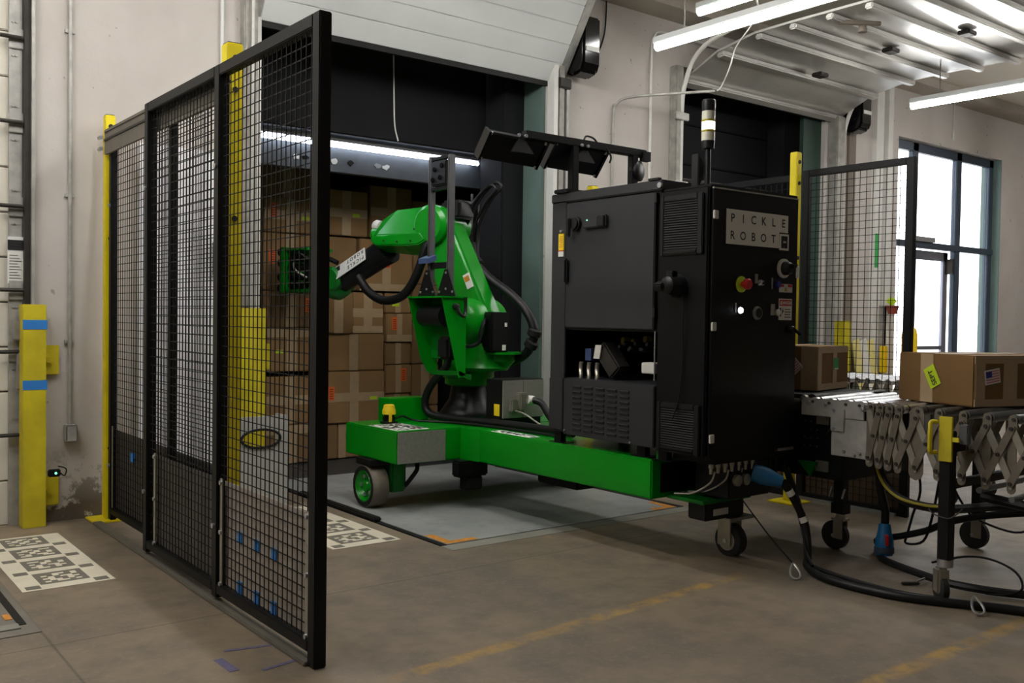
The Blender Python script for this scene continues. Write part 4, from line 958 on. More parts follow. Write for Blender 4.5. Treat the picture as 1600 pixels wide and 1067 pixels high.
# rear door with sign and controls
B().box(CX+.025, CX1, CY0, CY0+.02, CZ0, CZ1-.005).add('rear_door', 'cabinet_black', CB, .004)
B().box(CX+.02, CX1+.002, CY0-.002, CY0+.01, CZ1-.008, CZ1).add('door_top_edge', 'galvanised', CB)
for z in (1.83, 1.267, .698): B().box(CX+.014, CX+.048, CY0-.012, CY0, z-.022, z+.022).add('hinge', 'grey_white', CB, .003)
yF = CY0-.003
sg = B().box(3.838, 4.35, yF, CY0, 1.775, 1.868).box(3.838, 4.275, yF, CY0, 1.69, 1.775).add('sign', 'sign_white', CB, label='white name sign with spaced black capitals')
for i, ch in enumerate('PICKLE'): text(CB, 'letter', ch, .062, (3.885+i*.0845, yF-.0006, 1.803), (1, 0, 0), (0, 0, 1), 'ink', 'CENTER', off=.0006, bold=.0006)
for i, ch in enumerate('ROBOT'): text(CB, 'letter', ch, .062, (3.885+i*.0845, yF-.0006, 1.715), (1, 0, 0), (0, 0, 1), 'ink', 'CENTER', off=.0006, bold=.0006)
lg = B().box(4.279, 4.357, yF-.001, CY0, 1.681, 1.768).add('logo_frame', 'sign_white', CB)
B().box(4.291, 4.345, yF-.002, yF-.001, 1.692, 1.757).add('logo_square', 'ink', lg)
for dx in (0, .009, .018): B().box(4.307+dx, 4.313+dx, yF-.003, yF-.002, 1.720, 1.730).add('logo_mark', 'grey_white', lg)
es = B().lathe((3.965, CY0, 1.487), (0, -1, 0), [(0, .042), (.006, .042), (.010, .03)], 22).add('emergency_stop', 'lime_label', CB)
B().lathe((3.965, CY0-.01, 1.487), (0, -1, 0), [(0, .014), (.02, .014), (.022, .027), (.04, .029), (.048, .022)], 20).add('button', 'red', es)
ks = B().lathe((4.118, CY0, 1.498), (0, -1, 0), [(0, .018), (.012, .018), (.02, .013), (.024, .012)], 16).add('key_switch', 'bright_alu', CB)
B().lathe((4.118, CY0-.02, 1.498), (0, -1, 0), [(0, .008), (.012, .006)], 12).add('core', 'ink', ks)
B().box(4.078, 4.1, CY0-.003, CY0, 1.495, 1.545).add('switch_plate', 'old_steel', CB)
bs = B().lathe((4.262, CY0, 1.495), (0, -1, 0), [(0, .018), (.008, .02), (.02, .018)], 14).add('blue_button', 'flag_blue', CB)
B().box(4.218, 4.228, CY0-.004, CY0, 1.47, 1.53).add('switch_plate', 'old_steel', CB)
ld = B().lathe((3.958, CY0, 1.352), (0, -1, 0), [(0, .02), (.006, .02)], 16).add('lit_button', 'bright_alu', CB)
B().lathe((3.958, CY0-.006, 1.352), (0, -1, 0), [(0, .016), (.008, .014), (.012, .008)], 16).add('glow', 'led_white', ld)
B().box(3.918, 3.93, CY0-.003, CY0, 1.34, 1.39).add('switch_plate', 'old_steel', CB)
nb = B().lathe((4.10, CY0, 1.34), (0, -1, 0), [(0, .036), (.006, .036), (.007, .03), (.014, .03)], 20).add('round_port', 'brushed', CB)
B().lathe((4.10, CY0-.008, 1.34), (0, -1, 0), [(0, .027), (.008, .025)], 18).add('port_cover', 'black_plastic', nb)
wb = B().lathe((4.272, CY0, 1.345), (0, -1, 0), [(0, .018), (.012, .018), (.016, .013)], 16).add('white_button', 'grey_white', CB)
B().box(4.215, 4.25, CY0-.003, CY0, 1.33, 1.39).add('switch_plate', 'old_steel', CB)
ro = B().lathe((4.315, CY0, 1.583), (0, -1, 0), [(0, .052), (.012, .052), (.014, .044)], 24).add('main_switch', 'grey_white', CB)
B().lathe((4.315, CY0-.014, 1.583), (0, -1, 0), [(0, .038), (.03, .034), (.04, .025)], 20).add('knob', 'black_plastic', ro)
B().box(4.345, 4.362, CY0-.075, CY0-.06, 1.53, 1.60).add('pointer', 'grey_white', ro, .003)
B().box(4.315, 4.36, CY0-.07, CY0-.04, 1.585, 1.605).add('pointer_arm', 'black_plastic', ro, .004)
l1 = B().box(4.285, 4.40, CY0-.002, CY0, 1.455, 1.50).add('hazard_label', 'grey_white', CB)
B().prism([(4.33, CY0-.003, 1.46), (4.356, CY0-.003, 1.46), (4.343, CY0-.003, 1.49)], (0, .001, 0)).add('triangle', 'wire_yellow', l1)
B().box(4.288, 4.325, CY0-.003, CY0-.002, 1.483, 1.498).add('red_band', 'red', l1)
B().box(4.36, 4.397, CY0-.003, CY0-.002, 1.483, 1.498).add('red_band', 'red', l1)
l2 = B().box(4.285, 4.40, CY0-.002, CY0, 1.305, 1.42).add('danger_label', 'white_label', CB)
B().box(4.29, 4.395, CY0-.003, CY0-.002, 1.382, 1.415).add('red_header', 'red', l2)
text(CB, 'lettering', 'DANGER', .024, (4.35, CY0-.0034, 1.390), (1, 0, 0), (0, 0, 1), 'white_label', 'CENTER', off=.0004, bold=.0008)
B().prism([(4.294, CY0-.004, 1.388), (4.308, CY0-.004, 1.388), (4.301, CY0-.004, 1.408)], (0, .001, 0)).add('triangle', 'white_label', l2)
k = B().box(4.293, 4.305, CY0-.003, CY0-.002, 1.325, 1.37).add('pictogram', 'ink', l2); B().prism([(4.312, CY0-.003, 1.335), (4.326, CY0-.003, 1.352), (4.318, CY0-.003, 1.372)], (0, .001, 0)).add('pictogram', 'ink', l2)
for q in range(4): B().box(4.335, 4.39-.006*(q % 2), CY0-.003, CY0-.002, 1.318+q*.014, 1.324+q*.014).add('print_line', 'marker_grey', l2)
hk = B().lathe((4.385, CY0, 1.255), (0, -1, 0), [(0, .02), (.02, .02), (.03, .014)], 14).add('rear_handle', 'black_plastic', CB)
B().bar((4.385, CY0-.025, 1.26), (4.43, CY0-.04, 1.225), .018, .014).add('lever', 'black_gloss', hk, .004)
# feet between cabinet and beam
for x0, x1, y in ((3.76, 3.80, 4.36), (3.76, 3.80, 3.66), (3.76, 3.80, 3.50), (4.3, 4.36, 4.36), (4.3, 4.36, 3.6)):
    B().box(x0, x1, y-.03, y+.03, .545, CZ0+.03).box(x0-.01, x1+.03, y-.07, y+.07, .545, .55).add('foot', 'cabinet_black', CB)
B().box(CX+.04, CX+.044, 3.53, 3.545, .545, .61).add('ground_strap', 'green_dark', CB)
# light frame on the roof
lf = B().box(3.42, 4.40, 4.275, 4.325, 2.325, 2.372).add('light_frame', 'black_paint', RB, .004)
for x, z in ((3.80, 2.04), (4.30, 2.04)): B().box(x-.025, x+.025, 4.275, 4.325, z, 2.33).add('frame_post', 'black_paint', lf, .004)
B().box(3.70, 3.84, 4.24, 4.36, 2.04, 2.062).add('post_foot', 'black_paint', lf, .004)
for xc in (3.38, 3.86):
    c = Vector((xc, 4.36, 2.27)); tx = Vector((1, 0, -.03)).normalized(); ty = Vector((0, -.62, .78)); nz = tx.cross(ty)
    fl_ = B().obox(c, tx*.205, ty*.085, nz*.02).add('flood_panel', 'black_plastic', RB, .006)
    for sx, sy in ((-1, -1), (-1, 1), (1, -1), (1, 1)): B().obox(c+tx*.205*sx*.97+ty*.085*sy*.95-nz*.022*(1 if nz.y > 0 else -1), tx*.008, ty*.008, nz*.004).add('corner_screw', 'grey_white', fl_)
    for sx in (-1, 1): B().obox(c+tx*.21*sx, tx*.008, ty*.09, nz*.03).add('end_cap', 'black_gloss', fl_)
    B().prism([(xc+.02, 4.30, 2.35), (xc-.06, 4.28, 2.24), (xc+.1, 4.28, 2.24)], (0, .02, 0)).add('yoke', 'black_paint', fl_)
    for dx in (-.02, .03): B().cyl((xc+dx, 4.265, 2.335), (xc+dx, 4.275, 2.335), .01, n=8).add('bolt', 'bright_alu', fl_)
B().tube([(3.88, 4.30, 2.37), (3.90, 4.30, 2.40), (3.96, 4.30, 2.395), (4.0, 4.30, 2.36)], .006).add('lamp_cable', 'hose', lf)
B().tube([(4.03, 4.26, 2.34), (4.06, 4.25, 2.29), (4.05, 4.25, 2.25)], .006).add('lamp_cable', 'hose', lf)
B().lathe((4.33, 4.33, 2.235), (.35, -1, 0), [(0, .05), (.01, .066), (.05, .066), (.06, .05)], 20).add('horn', 'black_plastic', RB)
B().box(4.36, 4.42, 4.26, 4.30, 2.30, 2.36).add('horn_bracket', 'black_paint', RB)
# signal tower
tw = thing  # keep name short below
X0, Y0_ = 3.915, 3.36
st = B().lathe((X0, Y0_, 2.20), Z, [(0, .012), (.005, .034), (.04, .036), (.045, .036)], 22).add('signal_tower', 'black_plastic', RB)
B().cyl((X0, Y0_, 1.99), (X0, Y0_, 2.2), .016, n=14).add('stem', 'black_plastic', st)
B().prism([(X0-.05, Y0_+.02, 1.985), (X0-.05, Y0_+.02, 2.18), (X0-.01, Y0_+.02, 2.14), (X0-.0, Y0_+.02, 2.1), (X0-.01, Y0_+.02, 2.05)], (0, .05, 0)).add('bracket', 'black_plastic', st, .004)
for z0, z1, m in ((2.245, 2.29, 'tower_lens'), (2.302, 2.345, 'tower_lit'), (2.357, 2.40, 'tower_lens')):
    B().lathe((X0, Y0_, z0), Z, [(0, .035), (z1-z0, .035)], 24).add('lens', m, st)
for z0 in (2.29, 2.345): B().lathe((X0, Y0_, z0), Z, [(0, .034), (.006, .037), (.012, .034)], 24).add('spacer', 'wire_yellow', st)
B().lathe((X0, Y0_, 2.40), Z, [(0, .034), (.03, .036), (.055, .036), (.062, .03)], 24).add('cap', 'black_plastic', st)
# underside connectors at the rear
uc = B().box(3.80, 4.44, 3.18, 3.46, .56, .60).add('connector_tray', 'black_paint', RB)
for i in range(7):
    B().lathe((3.80+i*.055, 3.20, .56), (0, 0, -1), [(0, .014), (.02, .014), (.022, .01), (.05, .009)], 10).add('gland', 'zinc', uc)
for i in range(5):
    x = 3.83+i*.055; B().tube([(x, 3.20, .52), (x-.01, 3.22, .46), (x-.05, 3.30, .40), (x-.06, 3.42, .38)], .005).add('cable', 'hose' if i % 2 else 'zinc', uc)
bx = B().box(3.95, 4.30, 3.20, 3.44, .36, .56).add('socket_box', 'black_plastic', RB, .01)
for x in (4.0, 4.07): B().lathe((x, 3.20, .46), (0, -1, 0), [(0, .03), (.02, .03), (.022, .02)], 16).add('socket', 'zinc', bx)
pg = B().lathe((4.14, 3.20, .49), (.5, -.8, -.25), [(0, .045), (.05, .05), (.09, .046), (.13, .034), (.16, .028)], 20).add('blue_plug', 'plug_blue', bx)
B().box(4.30, 4.44, 3.16, 3.2, .595, .61).add('edge_trim', 'bright_alu', CB)
for x in (4.28, 4.33): B().cyl((x, 3.2, .44), (x, 3.2, .56), .012, n=8).add('drop_cable', 'hose', uc)

# ------------------------------------------------------------------ flexible conveyors
def stadium(c0, c1, w, xo, th):      # flat rounded bar in a plane of constant x, from c0 to c1 given as (y, z)
    out = capsule(c0, w/2, c1, w/2, 5)
    return B().prism([(xo, y, z) for y, z in out], (th, 0, 0))
def caster(t, x, y, R, dx=.03, zt=None, side=0):
    zt = zt or 2*R+.03
    cf = B().box(x-.028, x-.022, y-.03, y+.03, R*.8, zt).box(x+.022, x+.028, y-.03, y+.03, R*.8, zt).box(x-.035, x+.035, y-.04, y+.04, zt, zt+.012).add('caster_fork', 'zinc', t, .002)
    B().lathe((x-.018, y+dx, R), (1, 0, 0), [(0, R*.9), (.004, R), (.032, R), (.036, R*.9)], 24).add('wheel', 'dark_tyre', cf)
    B().cyl((x-.032, y+dx, R), (x+.032, y+dx, R), .01, n=10).add('axle', 'bright_alu', cf)
    B().cyl((x, y, zt+.012), (x, y, zt+.04), .03, n=14).add('collar', 'zinc', cf)
    return zt+.04
cv = thing('flexible_conveyor', 'flexible roller conveyor with zinc scissor sides and yellow handle behind the robot', 'conveyor', (4.85, 2.6, 0))
NX, FXX, ZT = 4.46, 5.27, .89
front = [3.06, 2.96, 2.86, 2.78]
lat = [2.716, 2.664, 2.612, 2.56, 2.463, 2.353, 2.234, 2.12, 2.004, 1.885, 1.765, 1.645, 1.525, 1.40, 1.28, 1.16, 1.04, .92, .80, .68, .56]
for i, y in enumerate(front+lat):
    sk_ = .10-(min(i, 14)*.012)
    r = B().cyl((NX+.012, y-.004, ZT-.024), (FXX-.012, y+sk_, ZT-.024), .0235, n=16).add('roller', 'roller_steel' if i < 8 else 'roller_dull', cv)
    B().cyl((NX+.055, y-.003, ZT-.024), (NX+.06, y-.003, ZT-.024), .0245, n=16).add('groove', 'rubber', r)
    B().cyl((NX-.008, y-.004, ZT-.024), (NX+.02, y-.004, ZT-.024), .008, n=8).add('shaft_end', 'dark_steel', r)
# side plate of the fixed end
sp = B().box(NX-.002, NX+.004, 2.75, 3.13, .79, ZT-.005).box(NX-.002, NX+.004, 2.73, 2.94, .59, .79).add('end_plate', 'galvanised', cv, .003)
B().box(NX-.012, NX-.002, 2.86, 2.94, .72, .84).add('stiffener', 'galvanised', sp, .003)
for y, z in ((2.92, .83), (2.92, .735), (2.77, .62), (2.80, .61), (2.86, .62), (2.76, .85), (2.98, .86), (3.08, .86)): B().cyl((NX-.014, y, z), (NX-.002, y, z), .009, n=8).add('bolt', 'bright_alu', sp)
B().box(FXX-.004, FXX+.002, 2.74, 3.2, .60, ZT-.005).add('end_plate', 'galvanised', cv, .003)
for i, y in enumerate(lat):
    w = .075 if abs(y-2.463) < .01 else .04
    for xo in (NX-.001, FXX-.005):
        yy = y+(.09-min(i, 12)*.012 if xo > 5 else 0)
        hgr = stadium((yy, ZT-.022-(w-.04)/2), (yy, .575-.004*min(i, 12)), w, xo, .005).add('hanger_plate', 'link_zinc', cv)
        if xo < 5: B().cyl((xo-.006, yy, .585-.004*min(i, 12)), (xo, yy, .585-.004*min(i, 12)), .008, n=8).add('bolt', 'bright_alu', hgr)
for i in range(len(lat)-1):
    ya, yb = lat[i], lat[i+1]; zt, zb = .835-.0015*min(i, 11), .605-.004*min(i, 11)
    for xo, rev in ((NX, 0), (FXX-.01, .09-min(i, 12)*.012)):
        ln = stadium((yb+rev, zt), (ya+rev, zb), .034, xo-.014, .005).add('scissor_link', 'link_zinc', cv, .001)
        l2_ = stadium((ya+rev, zt), (yb+rev, zb), .034, xo-.008, .005).add('scissor_link', 'zinc', cv, .001)
        if not rev or xo < 5:
            for (y, z) in ((yb, zt), ((ya+yb)/2, (zt+zb)/2), (ya, zb)): B().cyl((xo-.021, y, z), (xo-.014, y, z), .009, n=10).add('pivot', 'dark_steel', ln)
for k, (y, z) in enumerate(((2.15, .52), (2.0, .50), (1.88, .49), (1.75, .47), (1.6, .46))):
    B().cyl((NX, y, z), (FXX, y+.03, z), .014, n=10).add('cross_shaft', 'roller_dull', cv)
# legs
lg_ = B().box(4.30, 4.355, 2.205, 2.262, .19, .80).add('leg', 'black_paint', cv, .004)
B().box(4.355, NX+.02, 2.215, 2.25, .70, .76).add('leg_bracket', 'black_paint', lg_)
B().cyl((4.327, 2.233, .165), (4.327, 2.233, .20), .036, n=16).add('collar', 'bright_alu', lg_)
cfk = B().obox((4.315, 2.245, .10), V(.022, -.017, 0), V(.02, .025, 0), Z*.062).add('caster_housing', 'zinc', cv, .01)
B().lathe((4.315+.014, 2.245-.011, .062), (-.789, .615, 0), [(0, .056), (.004, .062), (.03, .062), (.034, .056)], 20).add('wheel', 'dark_tyre', cfk)
B().tube([(4.29, 2.30, .43), (4.28, 2.27, .41), (4.28, 2.20, .40), (4.29, 2.16, .43), (4.31, 2.15, .45)], .003, n=6).add('leg_pin', 'dark_steel', cv)
lg2 = B().box(4.78, 4.84, 3.07, 3.13, .22, .80).add('leg', 'black_paint', cv, .004)
caster(cv, 4.81, 3.10, .082, .03, .17)
B().box(4.775, 4.845, 3.06, 3.14, .21, .27).add('leg_sleeve', 'black_paint', cv)
for dy in (-.03, .05): B().bar((4.775, 3.1+dy, .30), (4.77, 3.08+dy, .36), .008).add('leg_pin', 'bright_alu', cv)
for x in (NX+.03, FXX-.03):
    B().box(x-.028, x+.028, .772, .828, .2, .80).add('leg', 'black_paint', cv, .004); caster(cv, x, .80, .07, .02, .15)
B().box(NX+.05, FXX-.05, .78, .82, .45, .49).add('leg_brace', 'black_paint', cv, .003)
lg3 = B().box(5.47, 5.53, 2.62, 2.68, .2, .82).add('leg', 'black_paint', cv, .004)
caster(cv, 5.50, 2.65, .082, .02, .175)
B().box(4.52, 5.50, 2.29, 2.33, .50, .54).add('leg_brace', 'black_paint', cv, .003)
B().box(5.26, 5.50, 2.62, 2.68, .76, .80).add('leg_brace', 'black_paint', cv, .003)
B().box(4.83, 5.26, 3.08, 3.12, .60, .64).add('leg_brace', 'black_paint', cv, .003)
# yellow handle
hd_ = B().box(4.285, 4.298, 2.195, 2.258, .66, .868).add('handle_plate', 'old_yellow', cv, .002)
B().tube([(4.288, 2.268, .84), (4.262, 2.283, .84), (4.255, 2.283, .81), (4.255, 2.283, .73), (4.262, 2.283, .70), (4.288, 2.268, .70)], .011, n=8, sub=3).add('grip', 'old_yellow', hd_)
B().box(4.288, 4.298, 2.165, 2.195, .755, .775).add('tab', 'old_yellow', hd_)
B().box(4.31, 4.345, 2.135, 2.175, .745, .835).add('latch', 'alu', cv, .004)
# black transfer module at the robot end
tm = B().box(4.60, 5.30, 2.96, 3.75, .43, .80).add('transfer_module', 'black_paint', cv, .006)
for z in (.76, .50): B().box(4.585, 4.60, 3.04, 3.12, z-.03, z+.03).box(4.583, 4.585, 3.06, 3.10, z-.015, z+.015).add('bracket', 'zinc', tm, .003)
for i in range(3):
    for j in range(4): B().cyl((4.594, 3.2-i*.04, .74-j*.045), (4.60, 3.2-i*.04, .74-j*.045), .005, n=6).add('rivet', 'alu', tm)
B().bar((4.594, 3.0, .76), (4.594, 3.05, .68), .01, .03, (1, 0, 0)).add('link', 'dark_steel', tm)
bt = B().box(4.62, 5.30, 3.12, 3.80, .86, .885).add('belt', 'rubber', cv, .01)
B().cyl((4.60, 3.16, .865), (5.32, 3.16, .865), .03, n=16).add('nose_roller', 'dark_steel', bt)
B().cyl((4.575, 3.2, .865), (4.60, 3.2, .865), .022, n=14).add('bearing', 'zinc', bt)
B().prism([(4.56, 3.14, .44), (4.56, 3.22, .52), (4.56, 3.10, .52)], (.02, 0, 0)).add('wedge', 'green_dark', cv)

cv2 = thing('flexible_conveyor', 'second flexible conveyor standing beyond the right mesh fence', 'conveyor', (6.9, 4.0, 0))
yl = [4.65-.085*k for k in range(17)]
for i, y in enumerate(yl):
    B().cyl((6.62, y, .85), (7.25, y, .85), .022, n=10).add('roller', 'roller_steel', cv2)
    stadium((y, .86), (y, .58), .03, 6.60, .005).add('hanger_plate', 'link_zinc', cv2)
for ya, yb in zip(yl, yl[1:]):
    stadium((yb, .83), (ya, .60), .03, 6.585, .005).add('scissor_link', 'link_zinc', cv2); stadium((ya, .83), (yb, .60), .03, 6.592, .005).add('scissor_link', 'zinc', cv2)
for x in (6.64, 7.22):
    for y in (4.55, 3.4):
        B().box(x-.025, x+.025, y-.025, y+.025, .2, .84).add('leg', 'black_paint', cv2); caster(cv2, x, y, .07, .02, .15)

# ------------------------------------------------------------------ cartons on the conveyor
def free_carton(name, label, p, ang, a, bdim, h, m='cardboard_light'):
    t = thing(name, label, 'box', p, 'cartons riding the conveyor')
    c, s = math.cos(ang), math.sin(ang); e1 = Vector((c, s, 0)); e2 = Vector((-s, c, 0)); P = Vector(p)
    def at(u, v, z): return P+e1*u+e2*v+Z*z
    B().obox(at(a/2, bdim/2, h/2), e1*a/2, e2*bdim/2, Z*h/2).add('body', m, t, .006)
    return t, at, e1, e2
def flag(t, c, xd, yd, w, h):
    xd, yd = Vector(xd).normalized(), Vector(yd).normalized(); n = xd.cross(yd); c = Vector(c)
    f = B().obox(c+n*.001, xd*w/2, yd*h/2, n*.001).add('flag_sticker', 'white_label', t)
    for k in range(5): B().obox(c+n*.0024+yd*(-h*.36+k*h*.18), xd*w*.44, yd*h*.045, n*.0006).add('stripe', 'flag_pink', f)
    B().obox(c+n*.003-xd*w*.24+yd*h*.18, xd*w*.19, yd*h*.22, n*.0008).add('canton', 'flag_blue', f)
t, at, e1, e2 = free_carton('carton', 'small carton with green label riding next to the black cabinet', (4.85, 3.30, .8895), .20, .47, .45, .262)
n1 = -e2
B().obox(at(.255, -.001, .131), e1*.03, e2*.002, Z*.128).add('tape', 'packing_tape', t)
B().obox(at(.235, -.001, .24), e1*.225, e2*.0025, Z*.018).add('tape', 'packing_tape', t); B().obox(at(.235, -.001, .022), e1*.225, e2*.0025, Z*.018).add('tape', 'packing_tape', t)
B().obox(at(.03, -.001, .131), e1*.028, e2*.002, Z*.128).add('tape', 'packing_tape', t); B().obox(at(-.001, .05, .131), e1*.002, e2*.05, Z*.128).add('tape', 'packing_tape', t)
B().obox(at(.235, .225, .2635), e1*.23, e2*.04, Z*.0012).add('tape', 'packing_tape', t)
gl = B().obox(at(.27, -.004, .155), e1*.034, e2*.001, Z*.036).add('green_label', 'green_label', t); B().obox(at(.27, -.0055, .125), e1*.03, e2*.0006, Z*.004).add('print', 'white_label', gl)
flag(t, at(-.003, .15, .13), (-e2+Z*.9), (Z+e2*.9), .11, .075)
t, at, e1, e2 = free_carton('carton', 'large carton with yellow month label and flag sticker at the right edge', (4.63, 2.27, .891), -.30, .55, .50, .252)
B().obox(at(-.001, .30, .126), e1*.002, e2*.042, Z*.124).add('tape', 'packing_tape', t)
B().obox(at(.235, -.001, .126), e1*.045, e2*.002, Z*.124).add('tape', 'packing_tape', t)
B().obox(at(.275, -.001, .232), e1*.27, e2*.0025, Z*.018).add('tape', 'packing_tape', t); B().obox(at(.275, -.001, .02), e1*.27, e2*.0025, Z*.018).add('tape', 'packing_tape', t)
B().obox(at(.04, -.001, .126), e1*.03, e2*.002, Z*.124).add('tape', 'packing_tape', t); B().obox(at(.275, .25, .2535), e1*.27, e2*.04, Z*.0012).add('tape', 'packing_tape', t)
lc = at(-.004, .262, .135); xd = (Z*.87+e2*.48).normalized(); yd = (e2*.87-Z*.48).normalized()
sl = B().obox(lc, e1*.001, xd*.055, yd*.037).add('month_label', 'lime_label', t)
text(t, 'lettering', 'SEPT', .04, lc-xd*.047-yd*.014-e1*.0016, xd, yd, 'ink', off=.0004, bold=.0008)
flag(t, at(.115, -.003, .15), (e1+Z*.15), (Z-e1*.15), .098, .072)

# ------------------------------------------------------------------ cables and hardware on the floor
def cable(name, pts, r, label, cat='cable', m='hose', group='loose cables'):
    o = B().tube(pts, r, n=8).add(name, m); tag(o, label, cat, group); return o
rp = thing('power_cable', 'thick black cable bundle falling from the blue plug and along the floor', 'cable', (4.2, 2.9, 0))
B().tube([(4.225, 3.07, .45), (4.28, 3.04, .36), (4.33, 3.0, .22), (4.29, 2.95, .08), (4.22, 2.9, .03), (4.13, 2.69, .022), (4.15, 2.38, .022), (4.26, 2.16, .022), (4.40, 1.91, .022), (4.45, 1.6, .022), (4.35, 1.1, .022), (4.2, .4, .022), (4.25, -.4, .022)], .021, n=10).add('main_cable', 'hose', rp)
B().tube([(4.36, 3.17, .52), (4.37, 3.1, .35), (4.33, 3.0, .15), (4.25, 2.92, .05), (4.17, 2.72, .045), (4.19, 2.4, .03), (4.30, 2.15, .025), (4.44, 1.9, .02), (4.5, 1.6, .02), (4.4, 1.1, .02), (4.26, .4, .02), (4.3, -.4, .02)], .011).add('side_cable', 'hose', rp)
B().tube([(4.40, 3.17, .5), (4.36, 3.05, .30), (4.27, 2.95, .1), (4.2, 2.86, .05)], .009).add('side_cable', 'hose', rp)
for p, q in (((4.255, 3.055, .405), (4.27, 3.046, .378)), ((4.318, 3.01, .262), (4.325, 3.0, .235))): B().cyl(p, q, .0225, n=12).add('white_tag', 'grey_white', rp)
cable('trip_wire', [(4.05, 3.3, .45), (4.12, 3.1, .2), (4.15, 2.98, .08), (4.17, 2.92, .02)], .004, 'thin black wire slanting from the caster to the floor clip', 'wire')
def carabiner(p, ang, label):
    t = thing('carabiner', label, 'carabiner', p, 'carabiners on the floor'); c, s = math.cos(ang), math.sin(ang)
    pts = []; la = Vector((.42, .50, .62)); wa = Vector((.789*math.cos(ang)-.3*math.sin(ang), -.615, .0)).normalized()
    for k in range(15):
        a = 2*math.pi*k/14; l = .05*math.cos(a); w = (.02+.009*math.cos(a))*math.sin(a)
        pts.append(tuple(Vector(p)+la*(.05-l)+wa*w*1.15+Vector((0, 0, .006))))
    B().tube(pts, .0058, n=6, sub=2).add('loop', 'bright_alu', t)
    B().cyl(pts[4], pts[7], .0055, n=6).add('gate', 'zinc', t)
carabiner((4.05, 2.85, .002), -.9, 'silver carabiner on the floor under the blue plug cable')
carabiner((4.235, 2.02, .002), -1.0, 'silver carabiner on the floor by the near conveyor leg')
cable('floor_cable', [(4.98, 2.95, .02), (4.78, 2.83, .02), (4.67, 2.68, .025), (4.60, 2.49, .025), (4.56, 2.33, .025), (4.59, 2.16, .025), (4.67, 2.0, .025), (4.8, 1.8, .025), (4.9, 1.4, .025), (4.85, .9, .025), (4.9, .2, .025)], .02, 'black cable bundle lying behind the near conveyor leg')
cable('floor_cable', [(4.98, 2.95, .03), (4.9, 2.92, .08), (4.86, 2.75, .14), (4.84, 2.6, .2), (4.8, 2.45, .28), (4.78, 2.2, .36), (4.86, 1.95, .40), (4.88, 1.7, .40), (4.88, 1.2, .40), (4.86, .9, .40)], .018, 'black cable rising from the floor heap to the conveyor underside')
hh = cable('hanging_hose', [(4.72, 2.82, .62), (4.70, 2.80, .52), (4.68, 2.74, .43), (4.66, 2.64, .375), (4.66, 2.5, .36), (4.66, 2.36, .375), (4.68, 2.2, .41), (4.72, 2.05, .43), (4.76, 1.85, .42), (4.8, 1.6, .40), (4.78, 1.2, .41), (4.74, .9, .42)], .022, 'thick black hose sagging under the conveyor past the near leg')
yst = B().tube([(4.69, 2.82, .62), (4.673, 2.80, .52), (4.655, 2.74, .435), (4.635, 2.64, .385), (4.635, 2.5, .372), (4.635, 2.38, .383)], .008, n=6).add('yellow_line', 'wire_yellow', hh)
cable('loop_wire', [(4.75, 2.62, .6), (4.76, 2.6, .42), (4.80, 2.66, .28), (4.86, 2.72, .16), (4.88, 2.74, .1), (4.84, 2.62, .14), (4.8, 2.55, .3), (4.78, 2.5, .55)], .007, 'thin black wire loop hanging beside the blue connector', 'wire')
cable('loop_wire', [(4.8, 2.5, .55), (4.85, 2.44, .4), (4.9, 2.38, .3), (4.95, 2.2, .25), (5.0, 2.1, .3)], .006, 'thin black wire slung behind the near conveyor leg', 'wire')
cable('loop_wire', [(4.9, 2.6, .02), (4.85, 2.4, .1), (4.82, 2.25, .12), (4.75, 2.1, .1), (4.66, 2.03, .05), (4.60, 2.08, .02), (4.58, 2.16, .012)], .006, 'wide black wire arc on the floor right of the near leg', 'wire')
cable('trunk_cable', [(4.75, 2.1, .44), (4.78, 1.95, .38), (4.82, 1.8, .30), (4.86, 1.65, .2), (4.92, 1.45, .06), (4.95, 1.2, .025), (4.95, .6, .022)], .02, 'pair of thick cables slanting down at the right edge')
cable('trunk_cable', [(4.60, 2.2, .47), (4.60, 2.02, .455), (4.60, 1.85, .445), (4.60, 1.6, .425), (4.60, 1.2, .42), (4.62, .9, .42)], .024, 'thick horizontal cable trunk under the conveyor at right edge')
bp = thing('blue_connector', 'blue industrial connector hanging by a black cable below the conveyor', 'connector', (4.80, 2.82, .02), 'blue connectors')
B().lathe((4.80, 2.82, .03), (.05, .03, 1), [(0, .045), (.02, .05), (.08, .048), (.1, .042), (.15, .034), (.17, .03)], 18).add('shell', 'plug_blue', bp)
B().lathe((4.797, 2.818, .045), (.05, .03, 1), [(0, .053), (.03, .053)], 18).add('ring', 'frame_blue', bp)
B().obox((4.77, 2.79, .12), V(.006, -.006, 0), V(.014, .014, 0), Z*.03).add('latch', 'red', bp, .003)
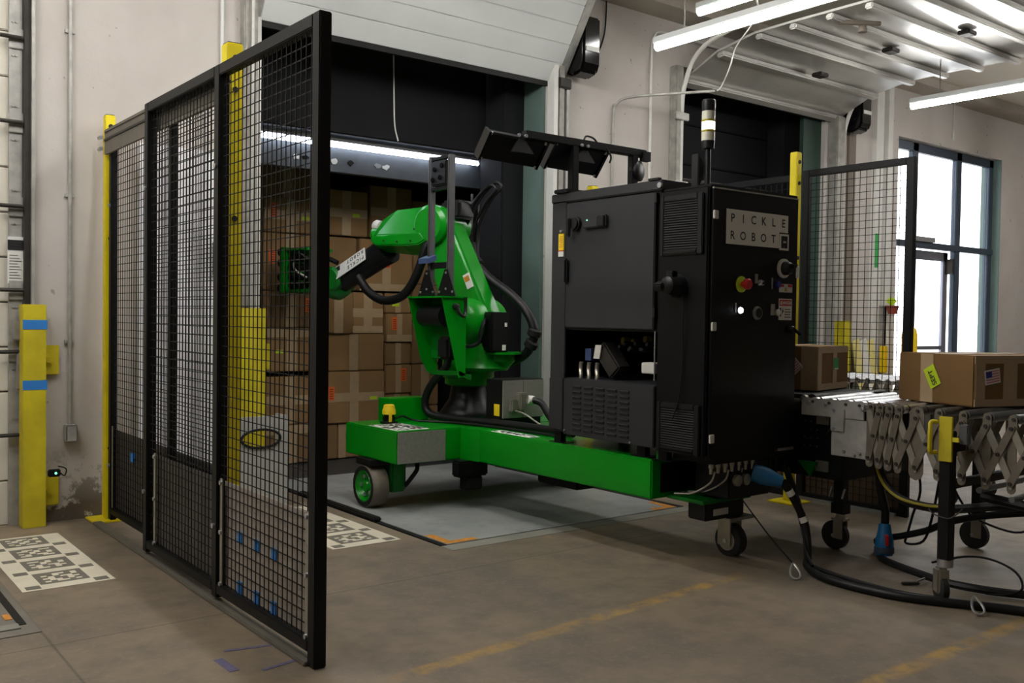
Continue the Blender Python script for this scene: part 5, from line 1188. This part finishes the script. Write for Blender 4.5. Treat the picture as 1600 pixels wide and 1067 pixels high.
B().tube([(4.81, 2.825, .19), (4.80, 2.82, .28), (4.78, 2.84, .4), (4.78, 2.86, .6)], .022).add('tail', 'hose', bp)
lt = thing('floor_latch', 'small dark metal fitting lying on the floor left of the near leg', 'fitting', (4.45, 2.46, 0))
B().bar((4.42, 2.50, .008), (4.48, 2.44, .012), .02, .014).add('body', 'dark_steel', lt, .003); B().bar((4.47, 2.45, .02), (4.53, 2.44, .03), .008).add('pin', 'zinc', lt)

# ------------------------------------------------------------------ things by the far window
bo = thing('bollard', 'yellow bollard by the window seen through the right fence', 'bollard', (10.65, 6.0, 0))
B().lathe((10.65, 6.0, 0), Z, [(0, .09), (1.15, .09), (1.22, .075), (1.26, .04)], 18).add('post', 'yellow_bright', bo)
B().lathe((10.65, 6.0, 0), Z, [(0, .14), (.02, .14)], 18).add('base', 'old_yellow', bo)
ly = thing('leaning_board', 'pale yellow boards leaning on the wall behind the right fence', 'board', (10.15, 6.15, 0))
for k, (x, m_) in enumerate(((9.95, 'pale_yellow'), (10.1, 'grey_white'), (10.24, 'pale_yellow'))): B().obox((x, 6.18, .55), V(.07, 0, .02), V(0, .01, .0), V(-.02, .08, .54)).add('board', m_, ly, .004)
yh = thing('yellow_holder', 'narrow yellow holder with red pot hung on the window jamb', 'holder', (10.55, 6.2, 1.2))
B().box(10.42, 10.5, 6.18, 6.25, .7, 1.02).add('sleeve', 'yellow_bright', yh, .01)
B().lathe((10.52, 6.15, 1.40), Z, [(0, .05), (.1, .075)], 16).add('pot', 'terracotta', yh)
for k in range(6):
    a = k*1.05; B().prism([(10.50, 6.15, 1.49), (10.50+.09*math.cos(a), 6.15+.05*math.sin(a), 1.55), (10.50+.03*math.cos(a+.8), 6.15+.04*math.sin(a+.8), 1.6)], (0, .004, 0)).add('leaf', 'lime_label', yh)
B().box(10.42, 10.56, 6.25, 6.265, .7, 1.5).add('bracket', 'old_steel', yh)
nt2 = B().box(10.31, 10.37, WY-.067, WY-.06, 1.95, 2.35).add('wall_notice', 'green_label'); tag(nt2, 'narrow green notice on the pipe chase behind the right fence', 'notice')
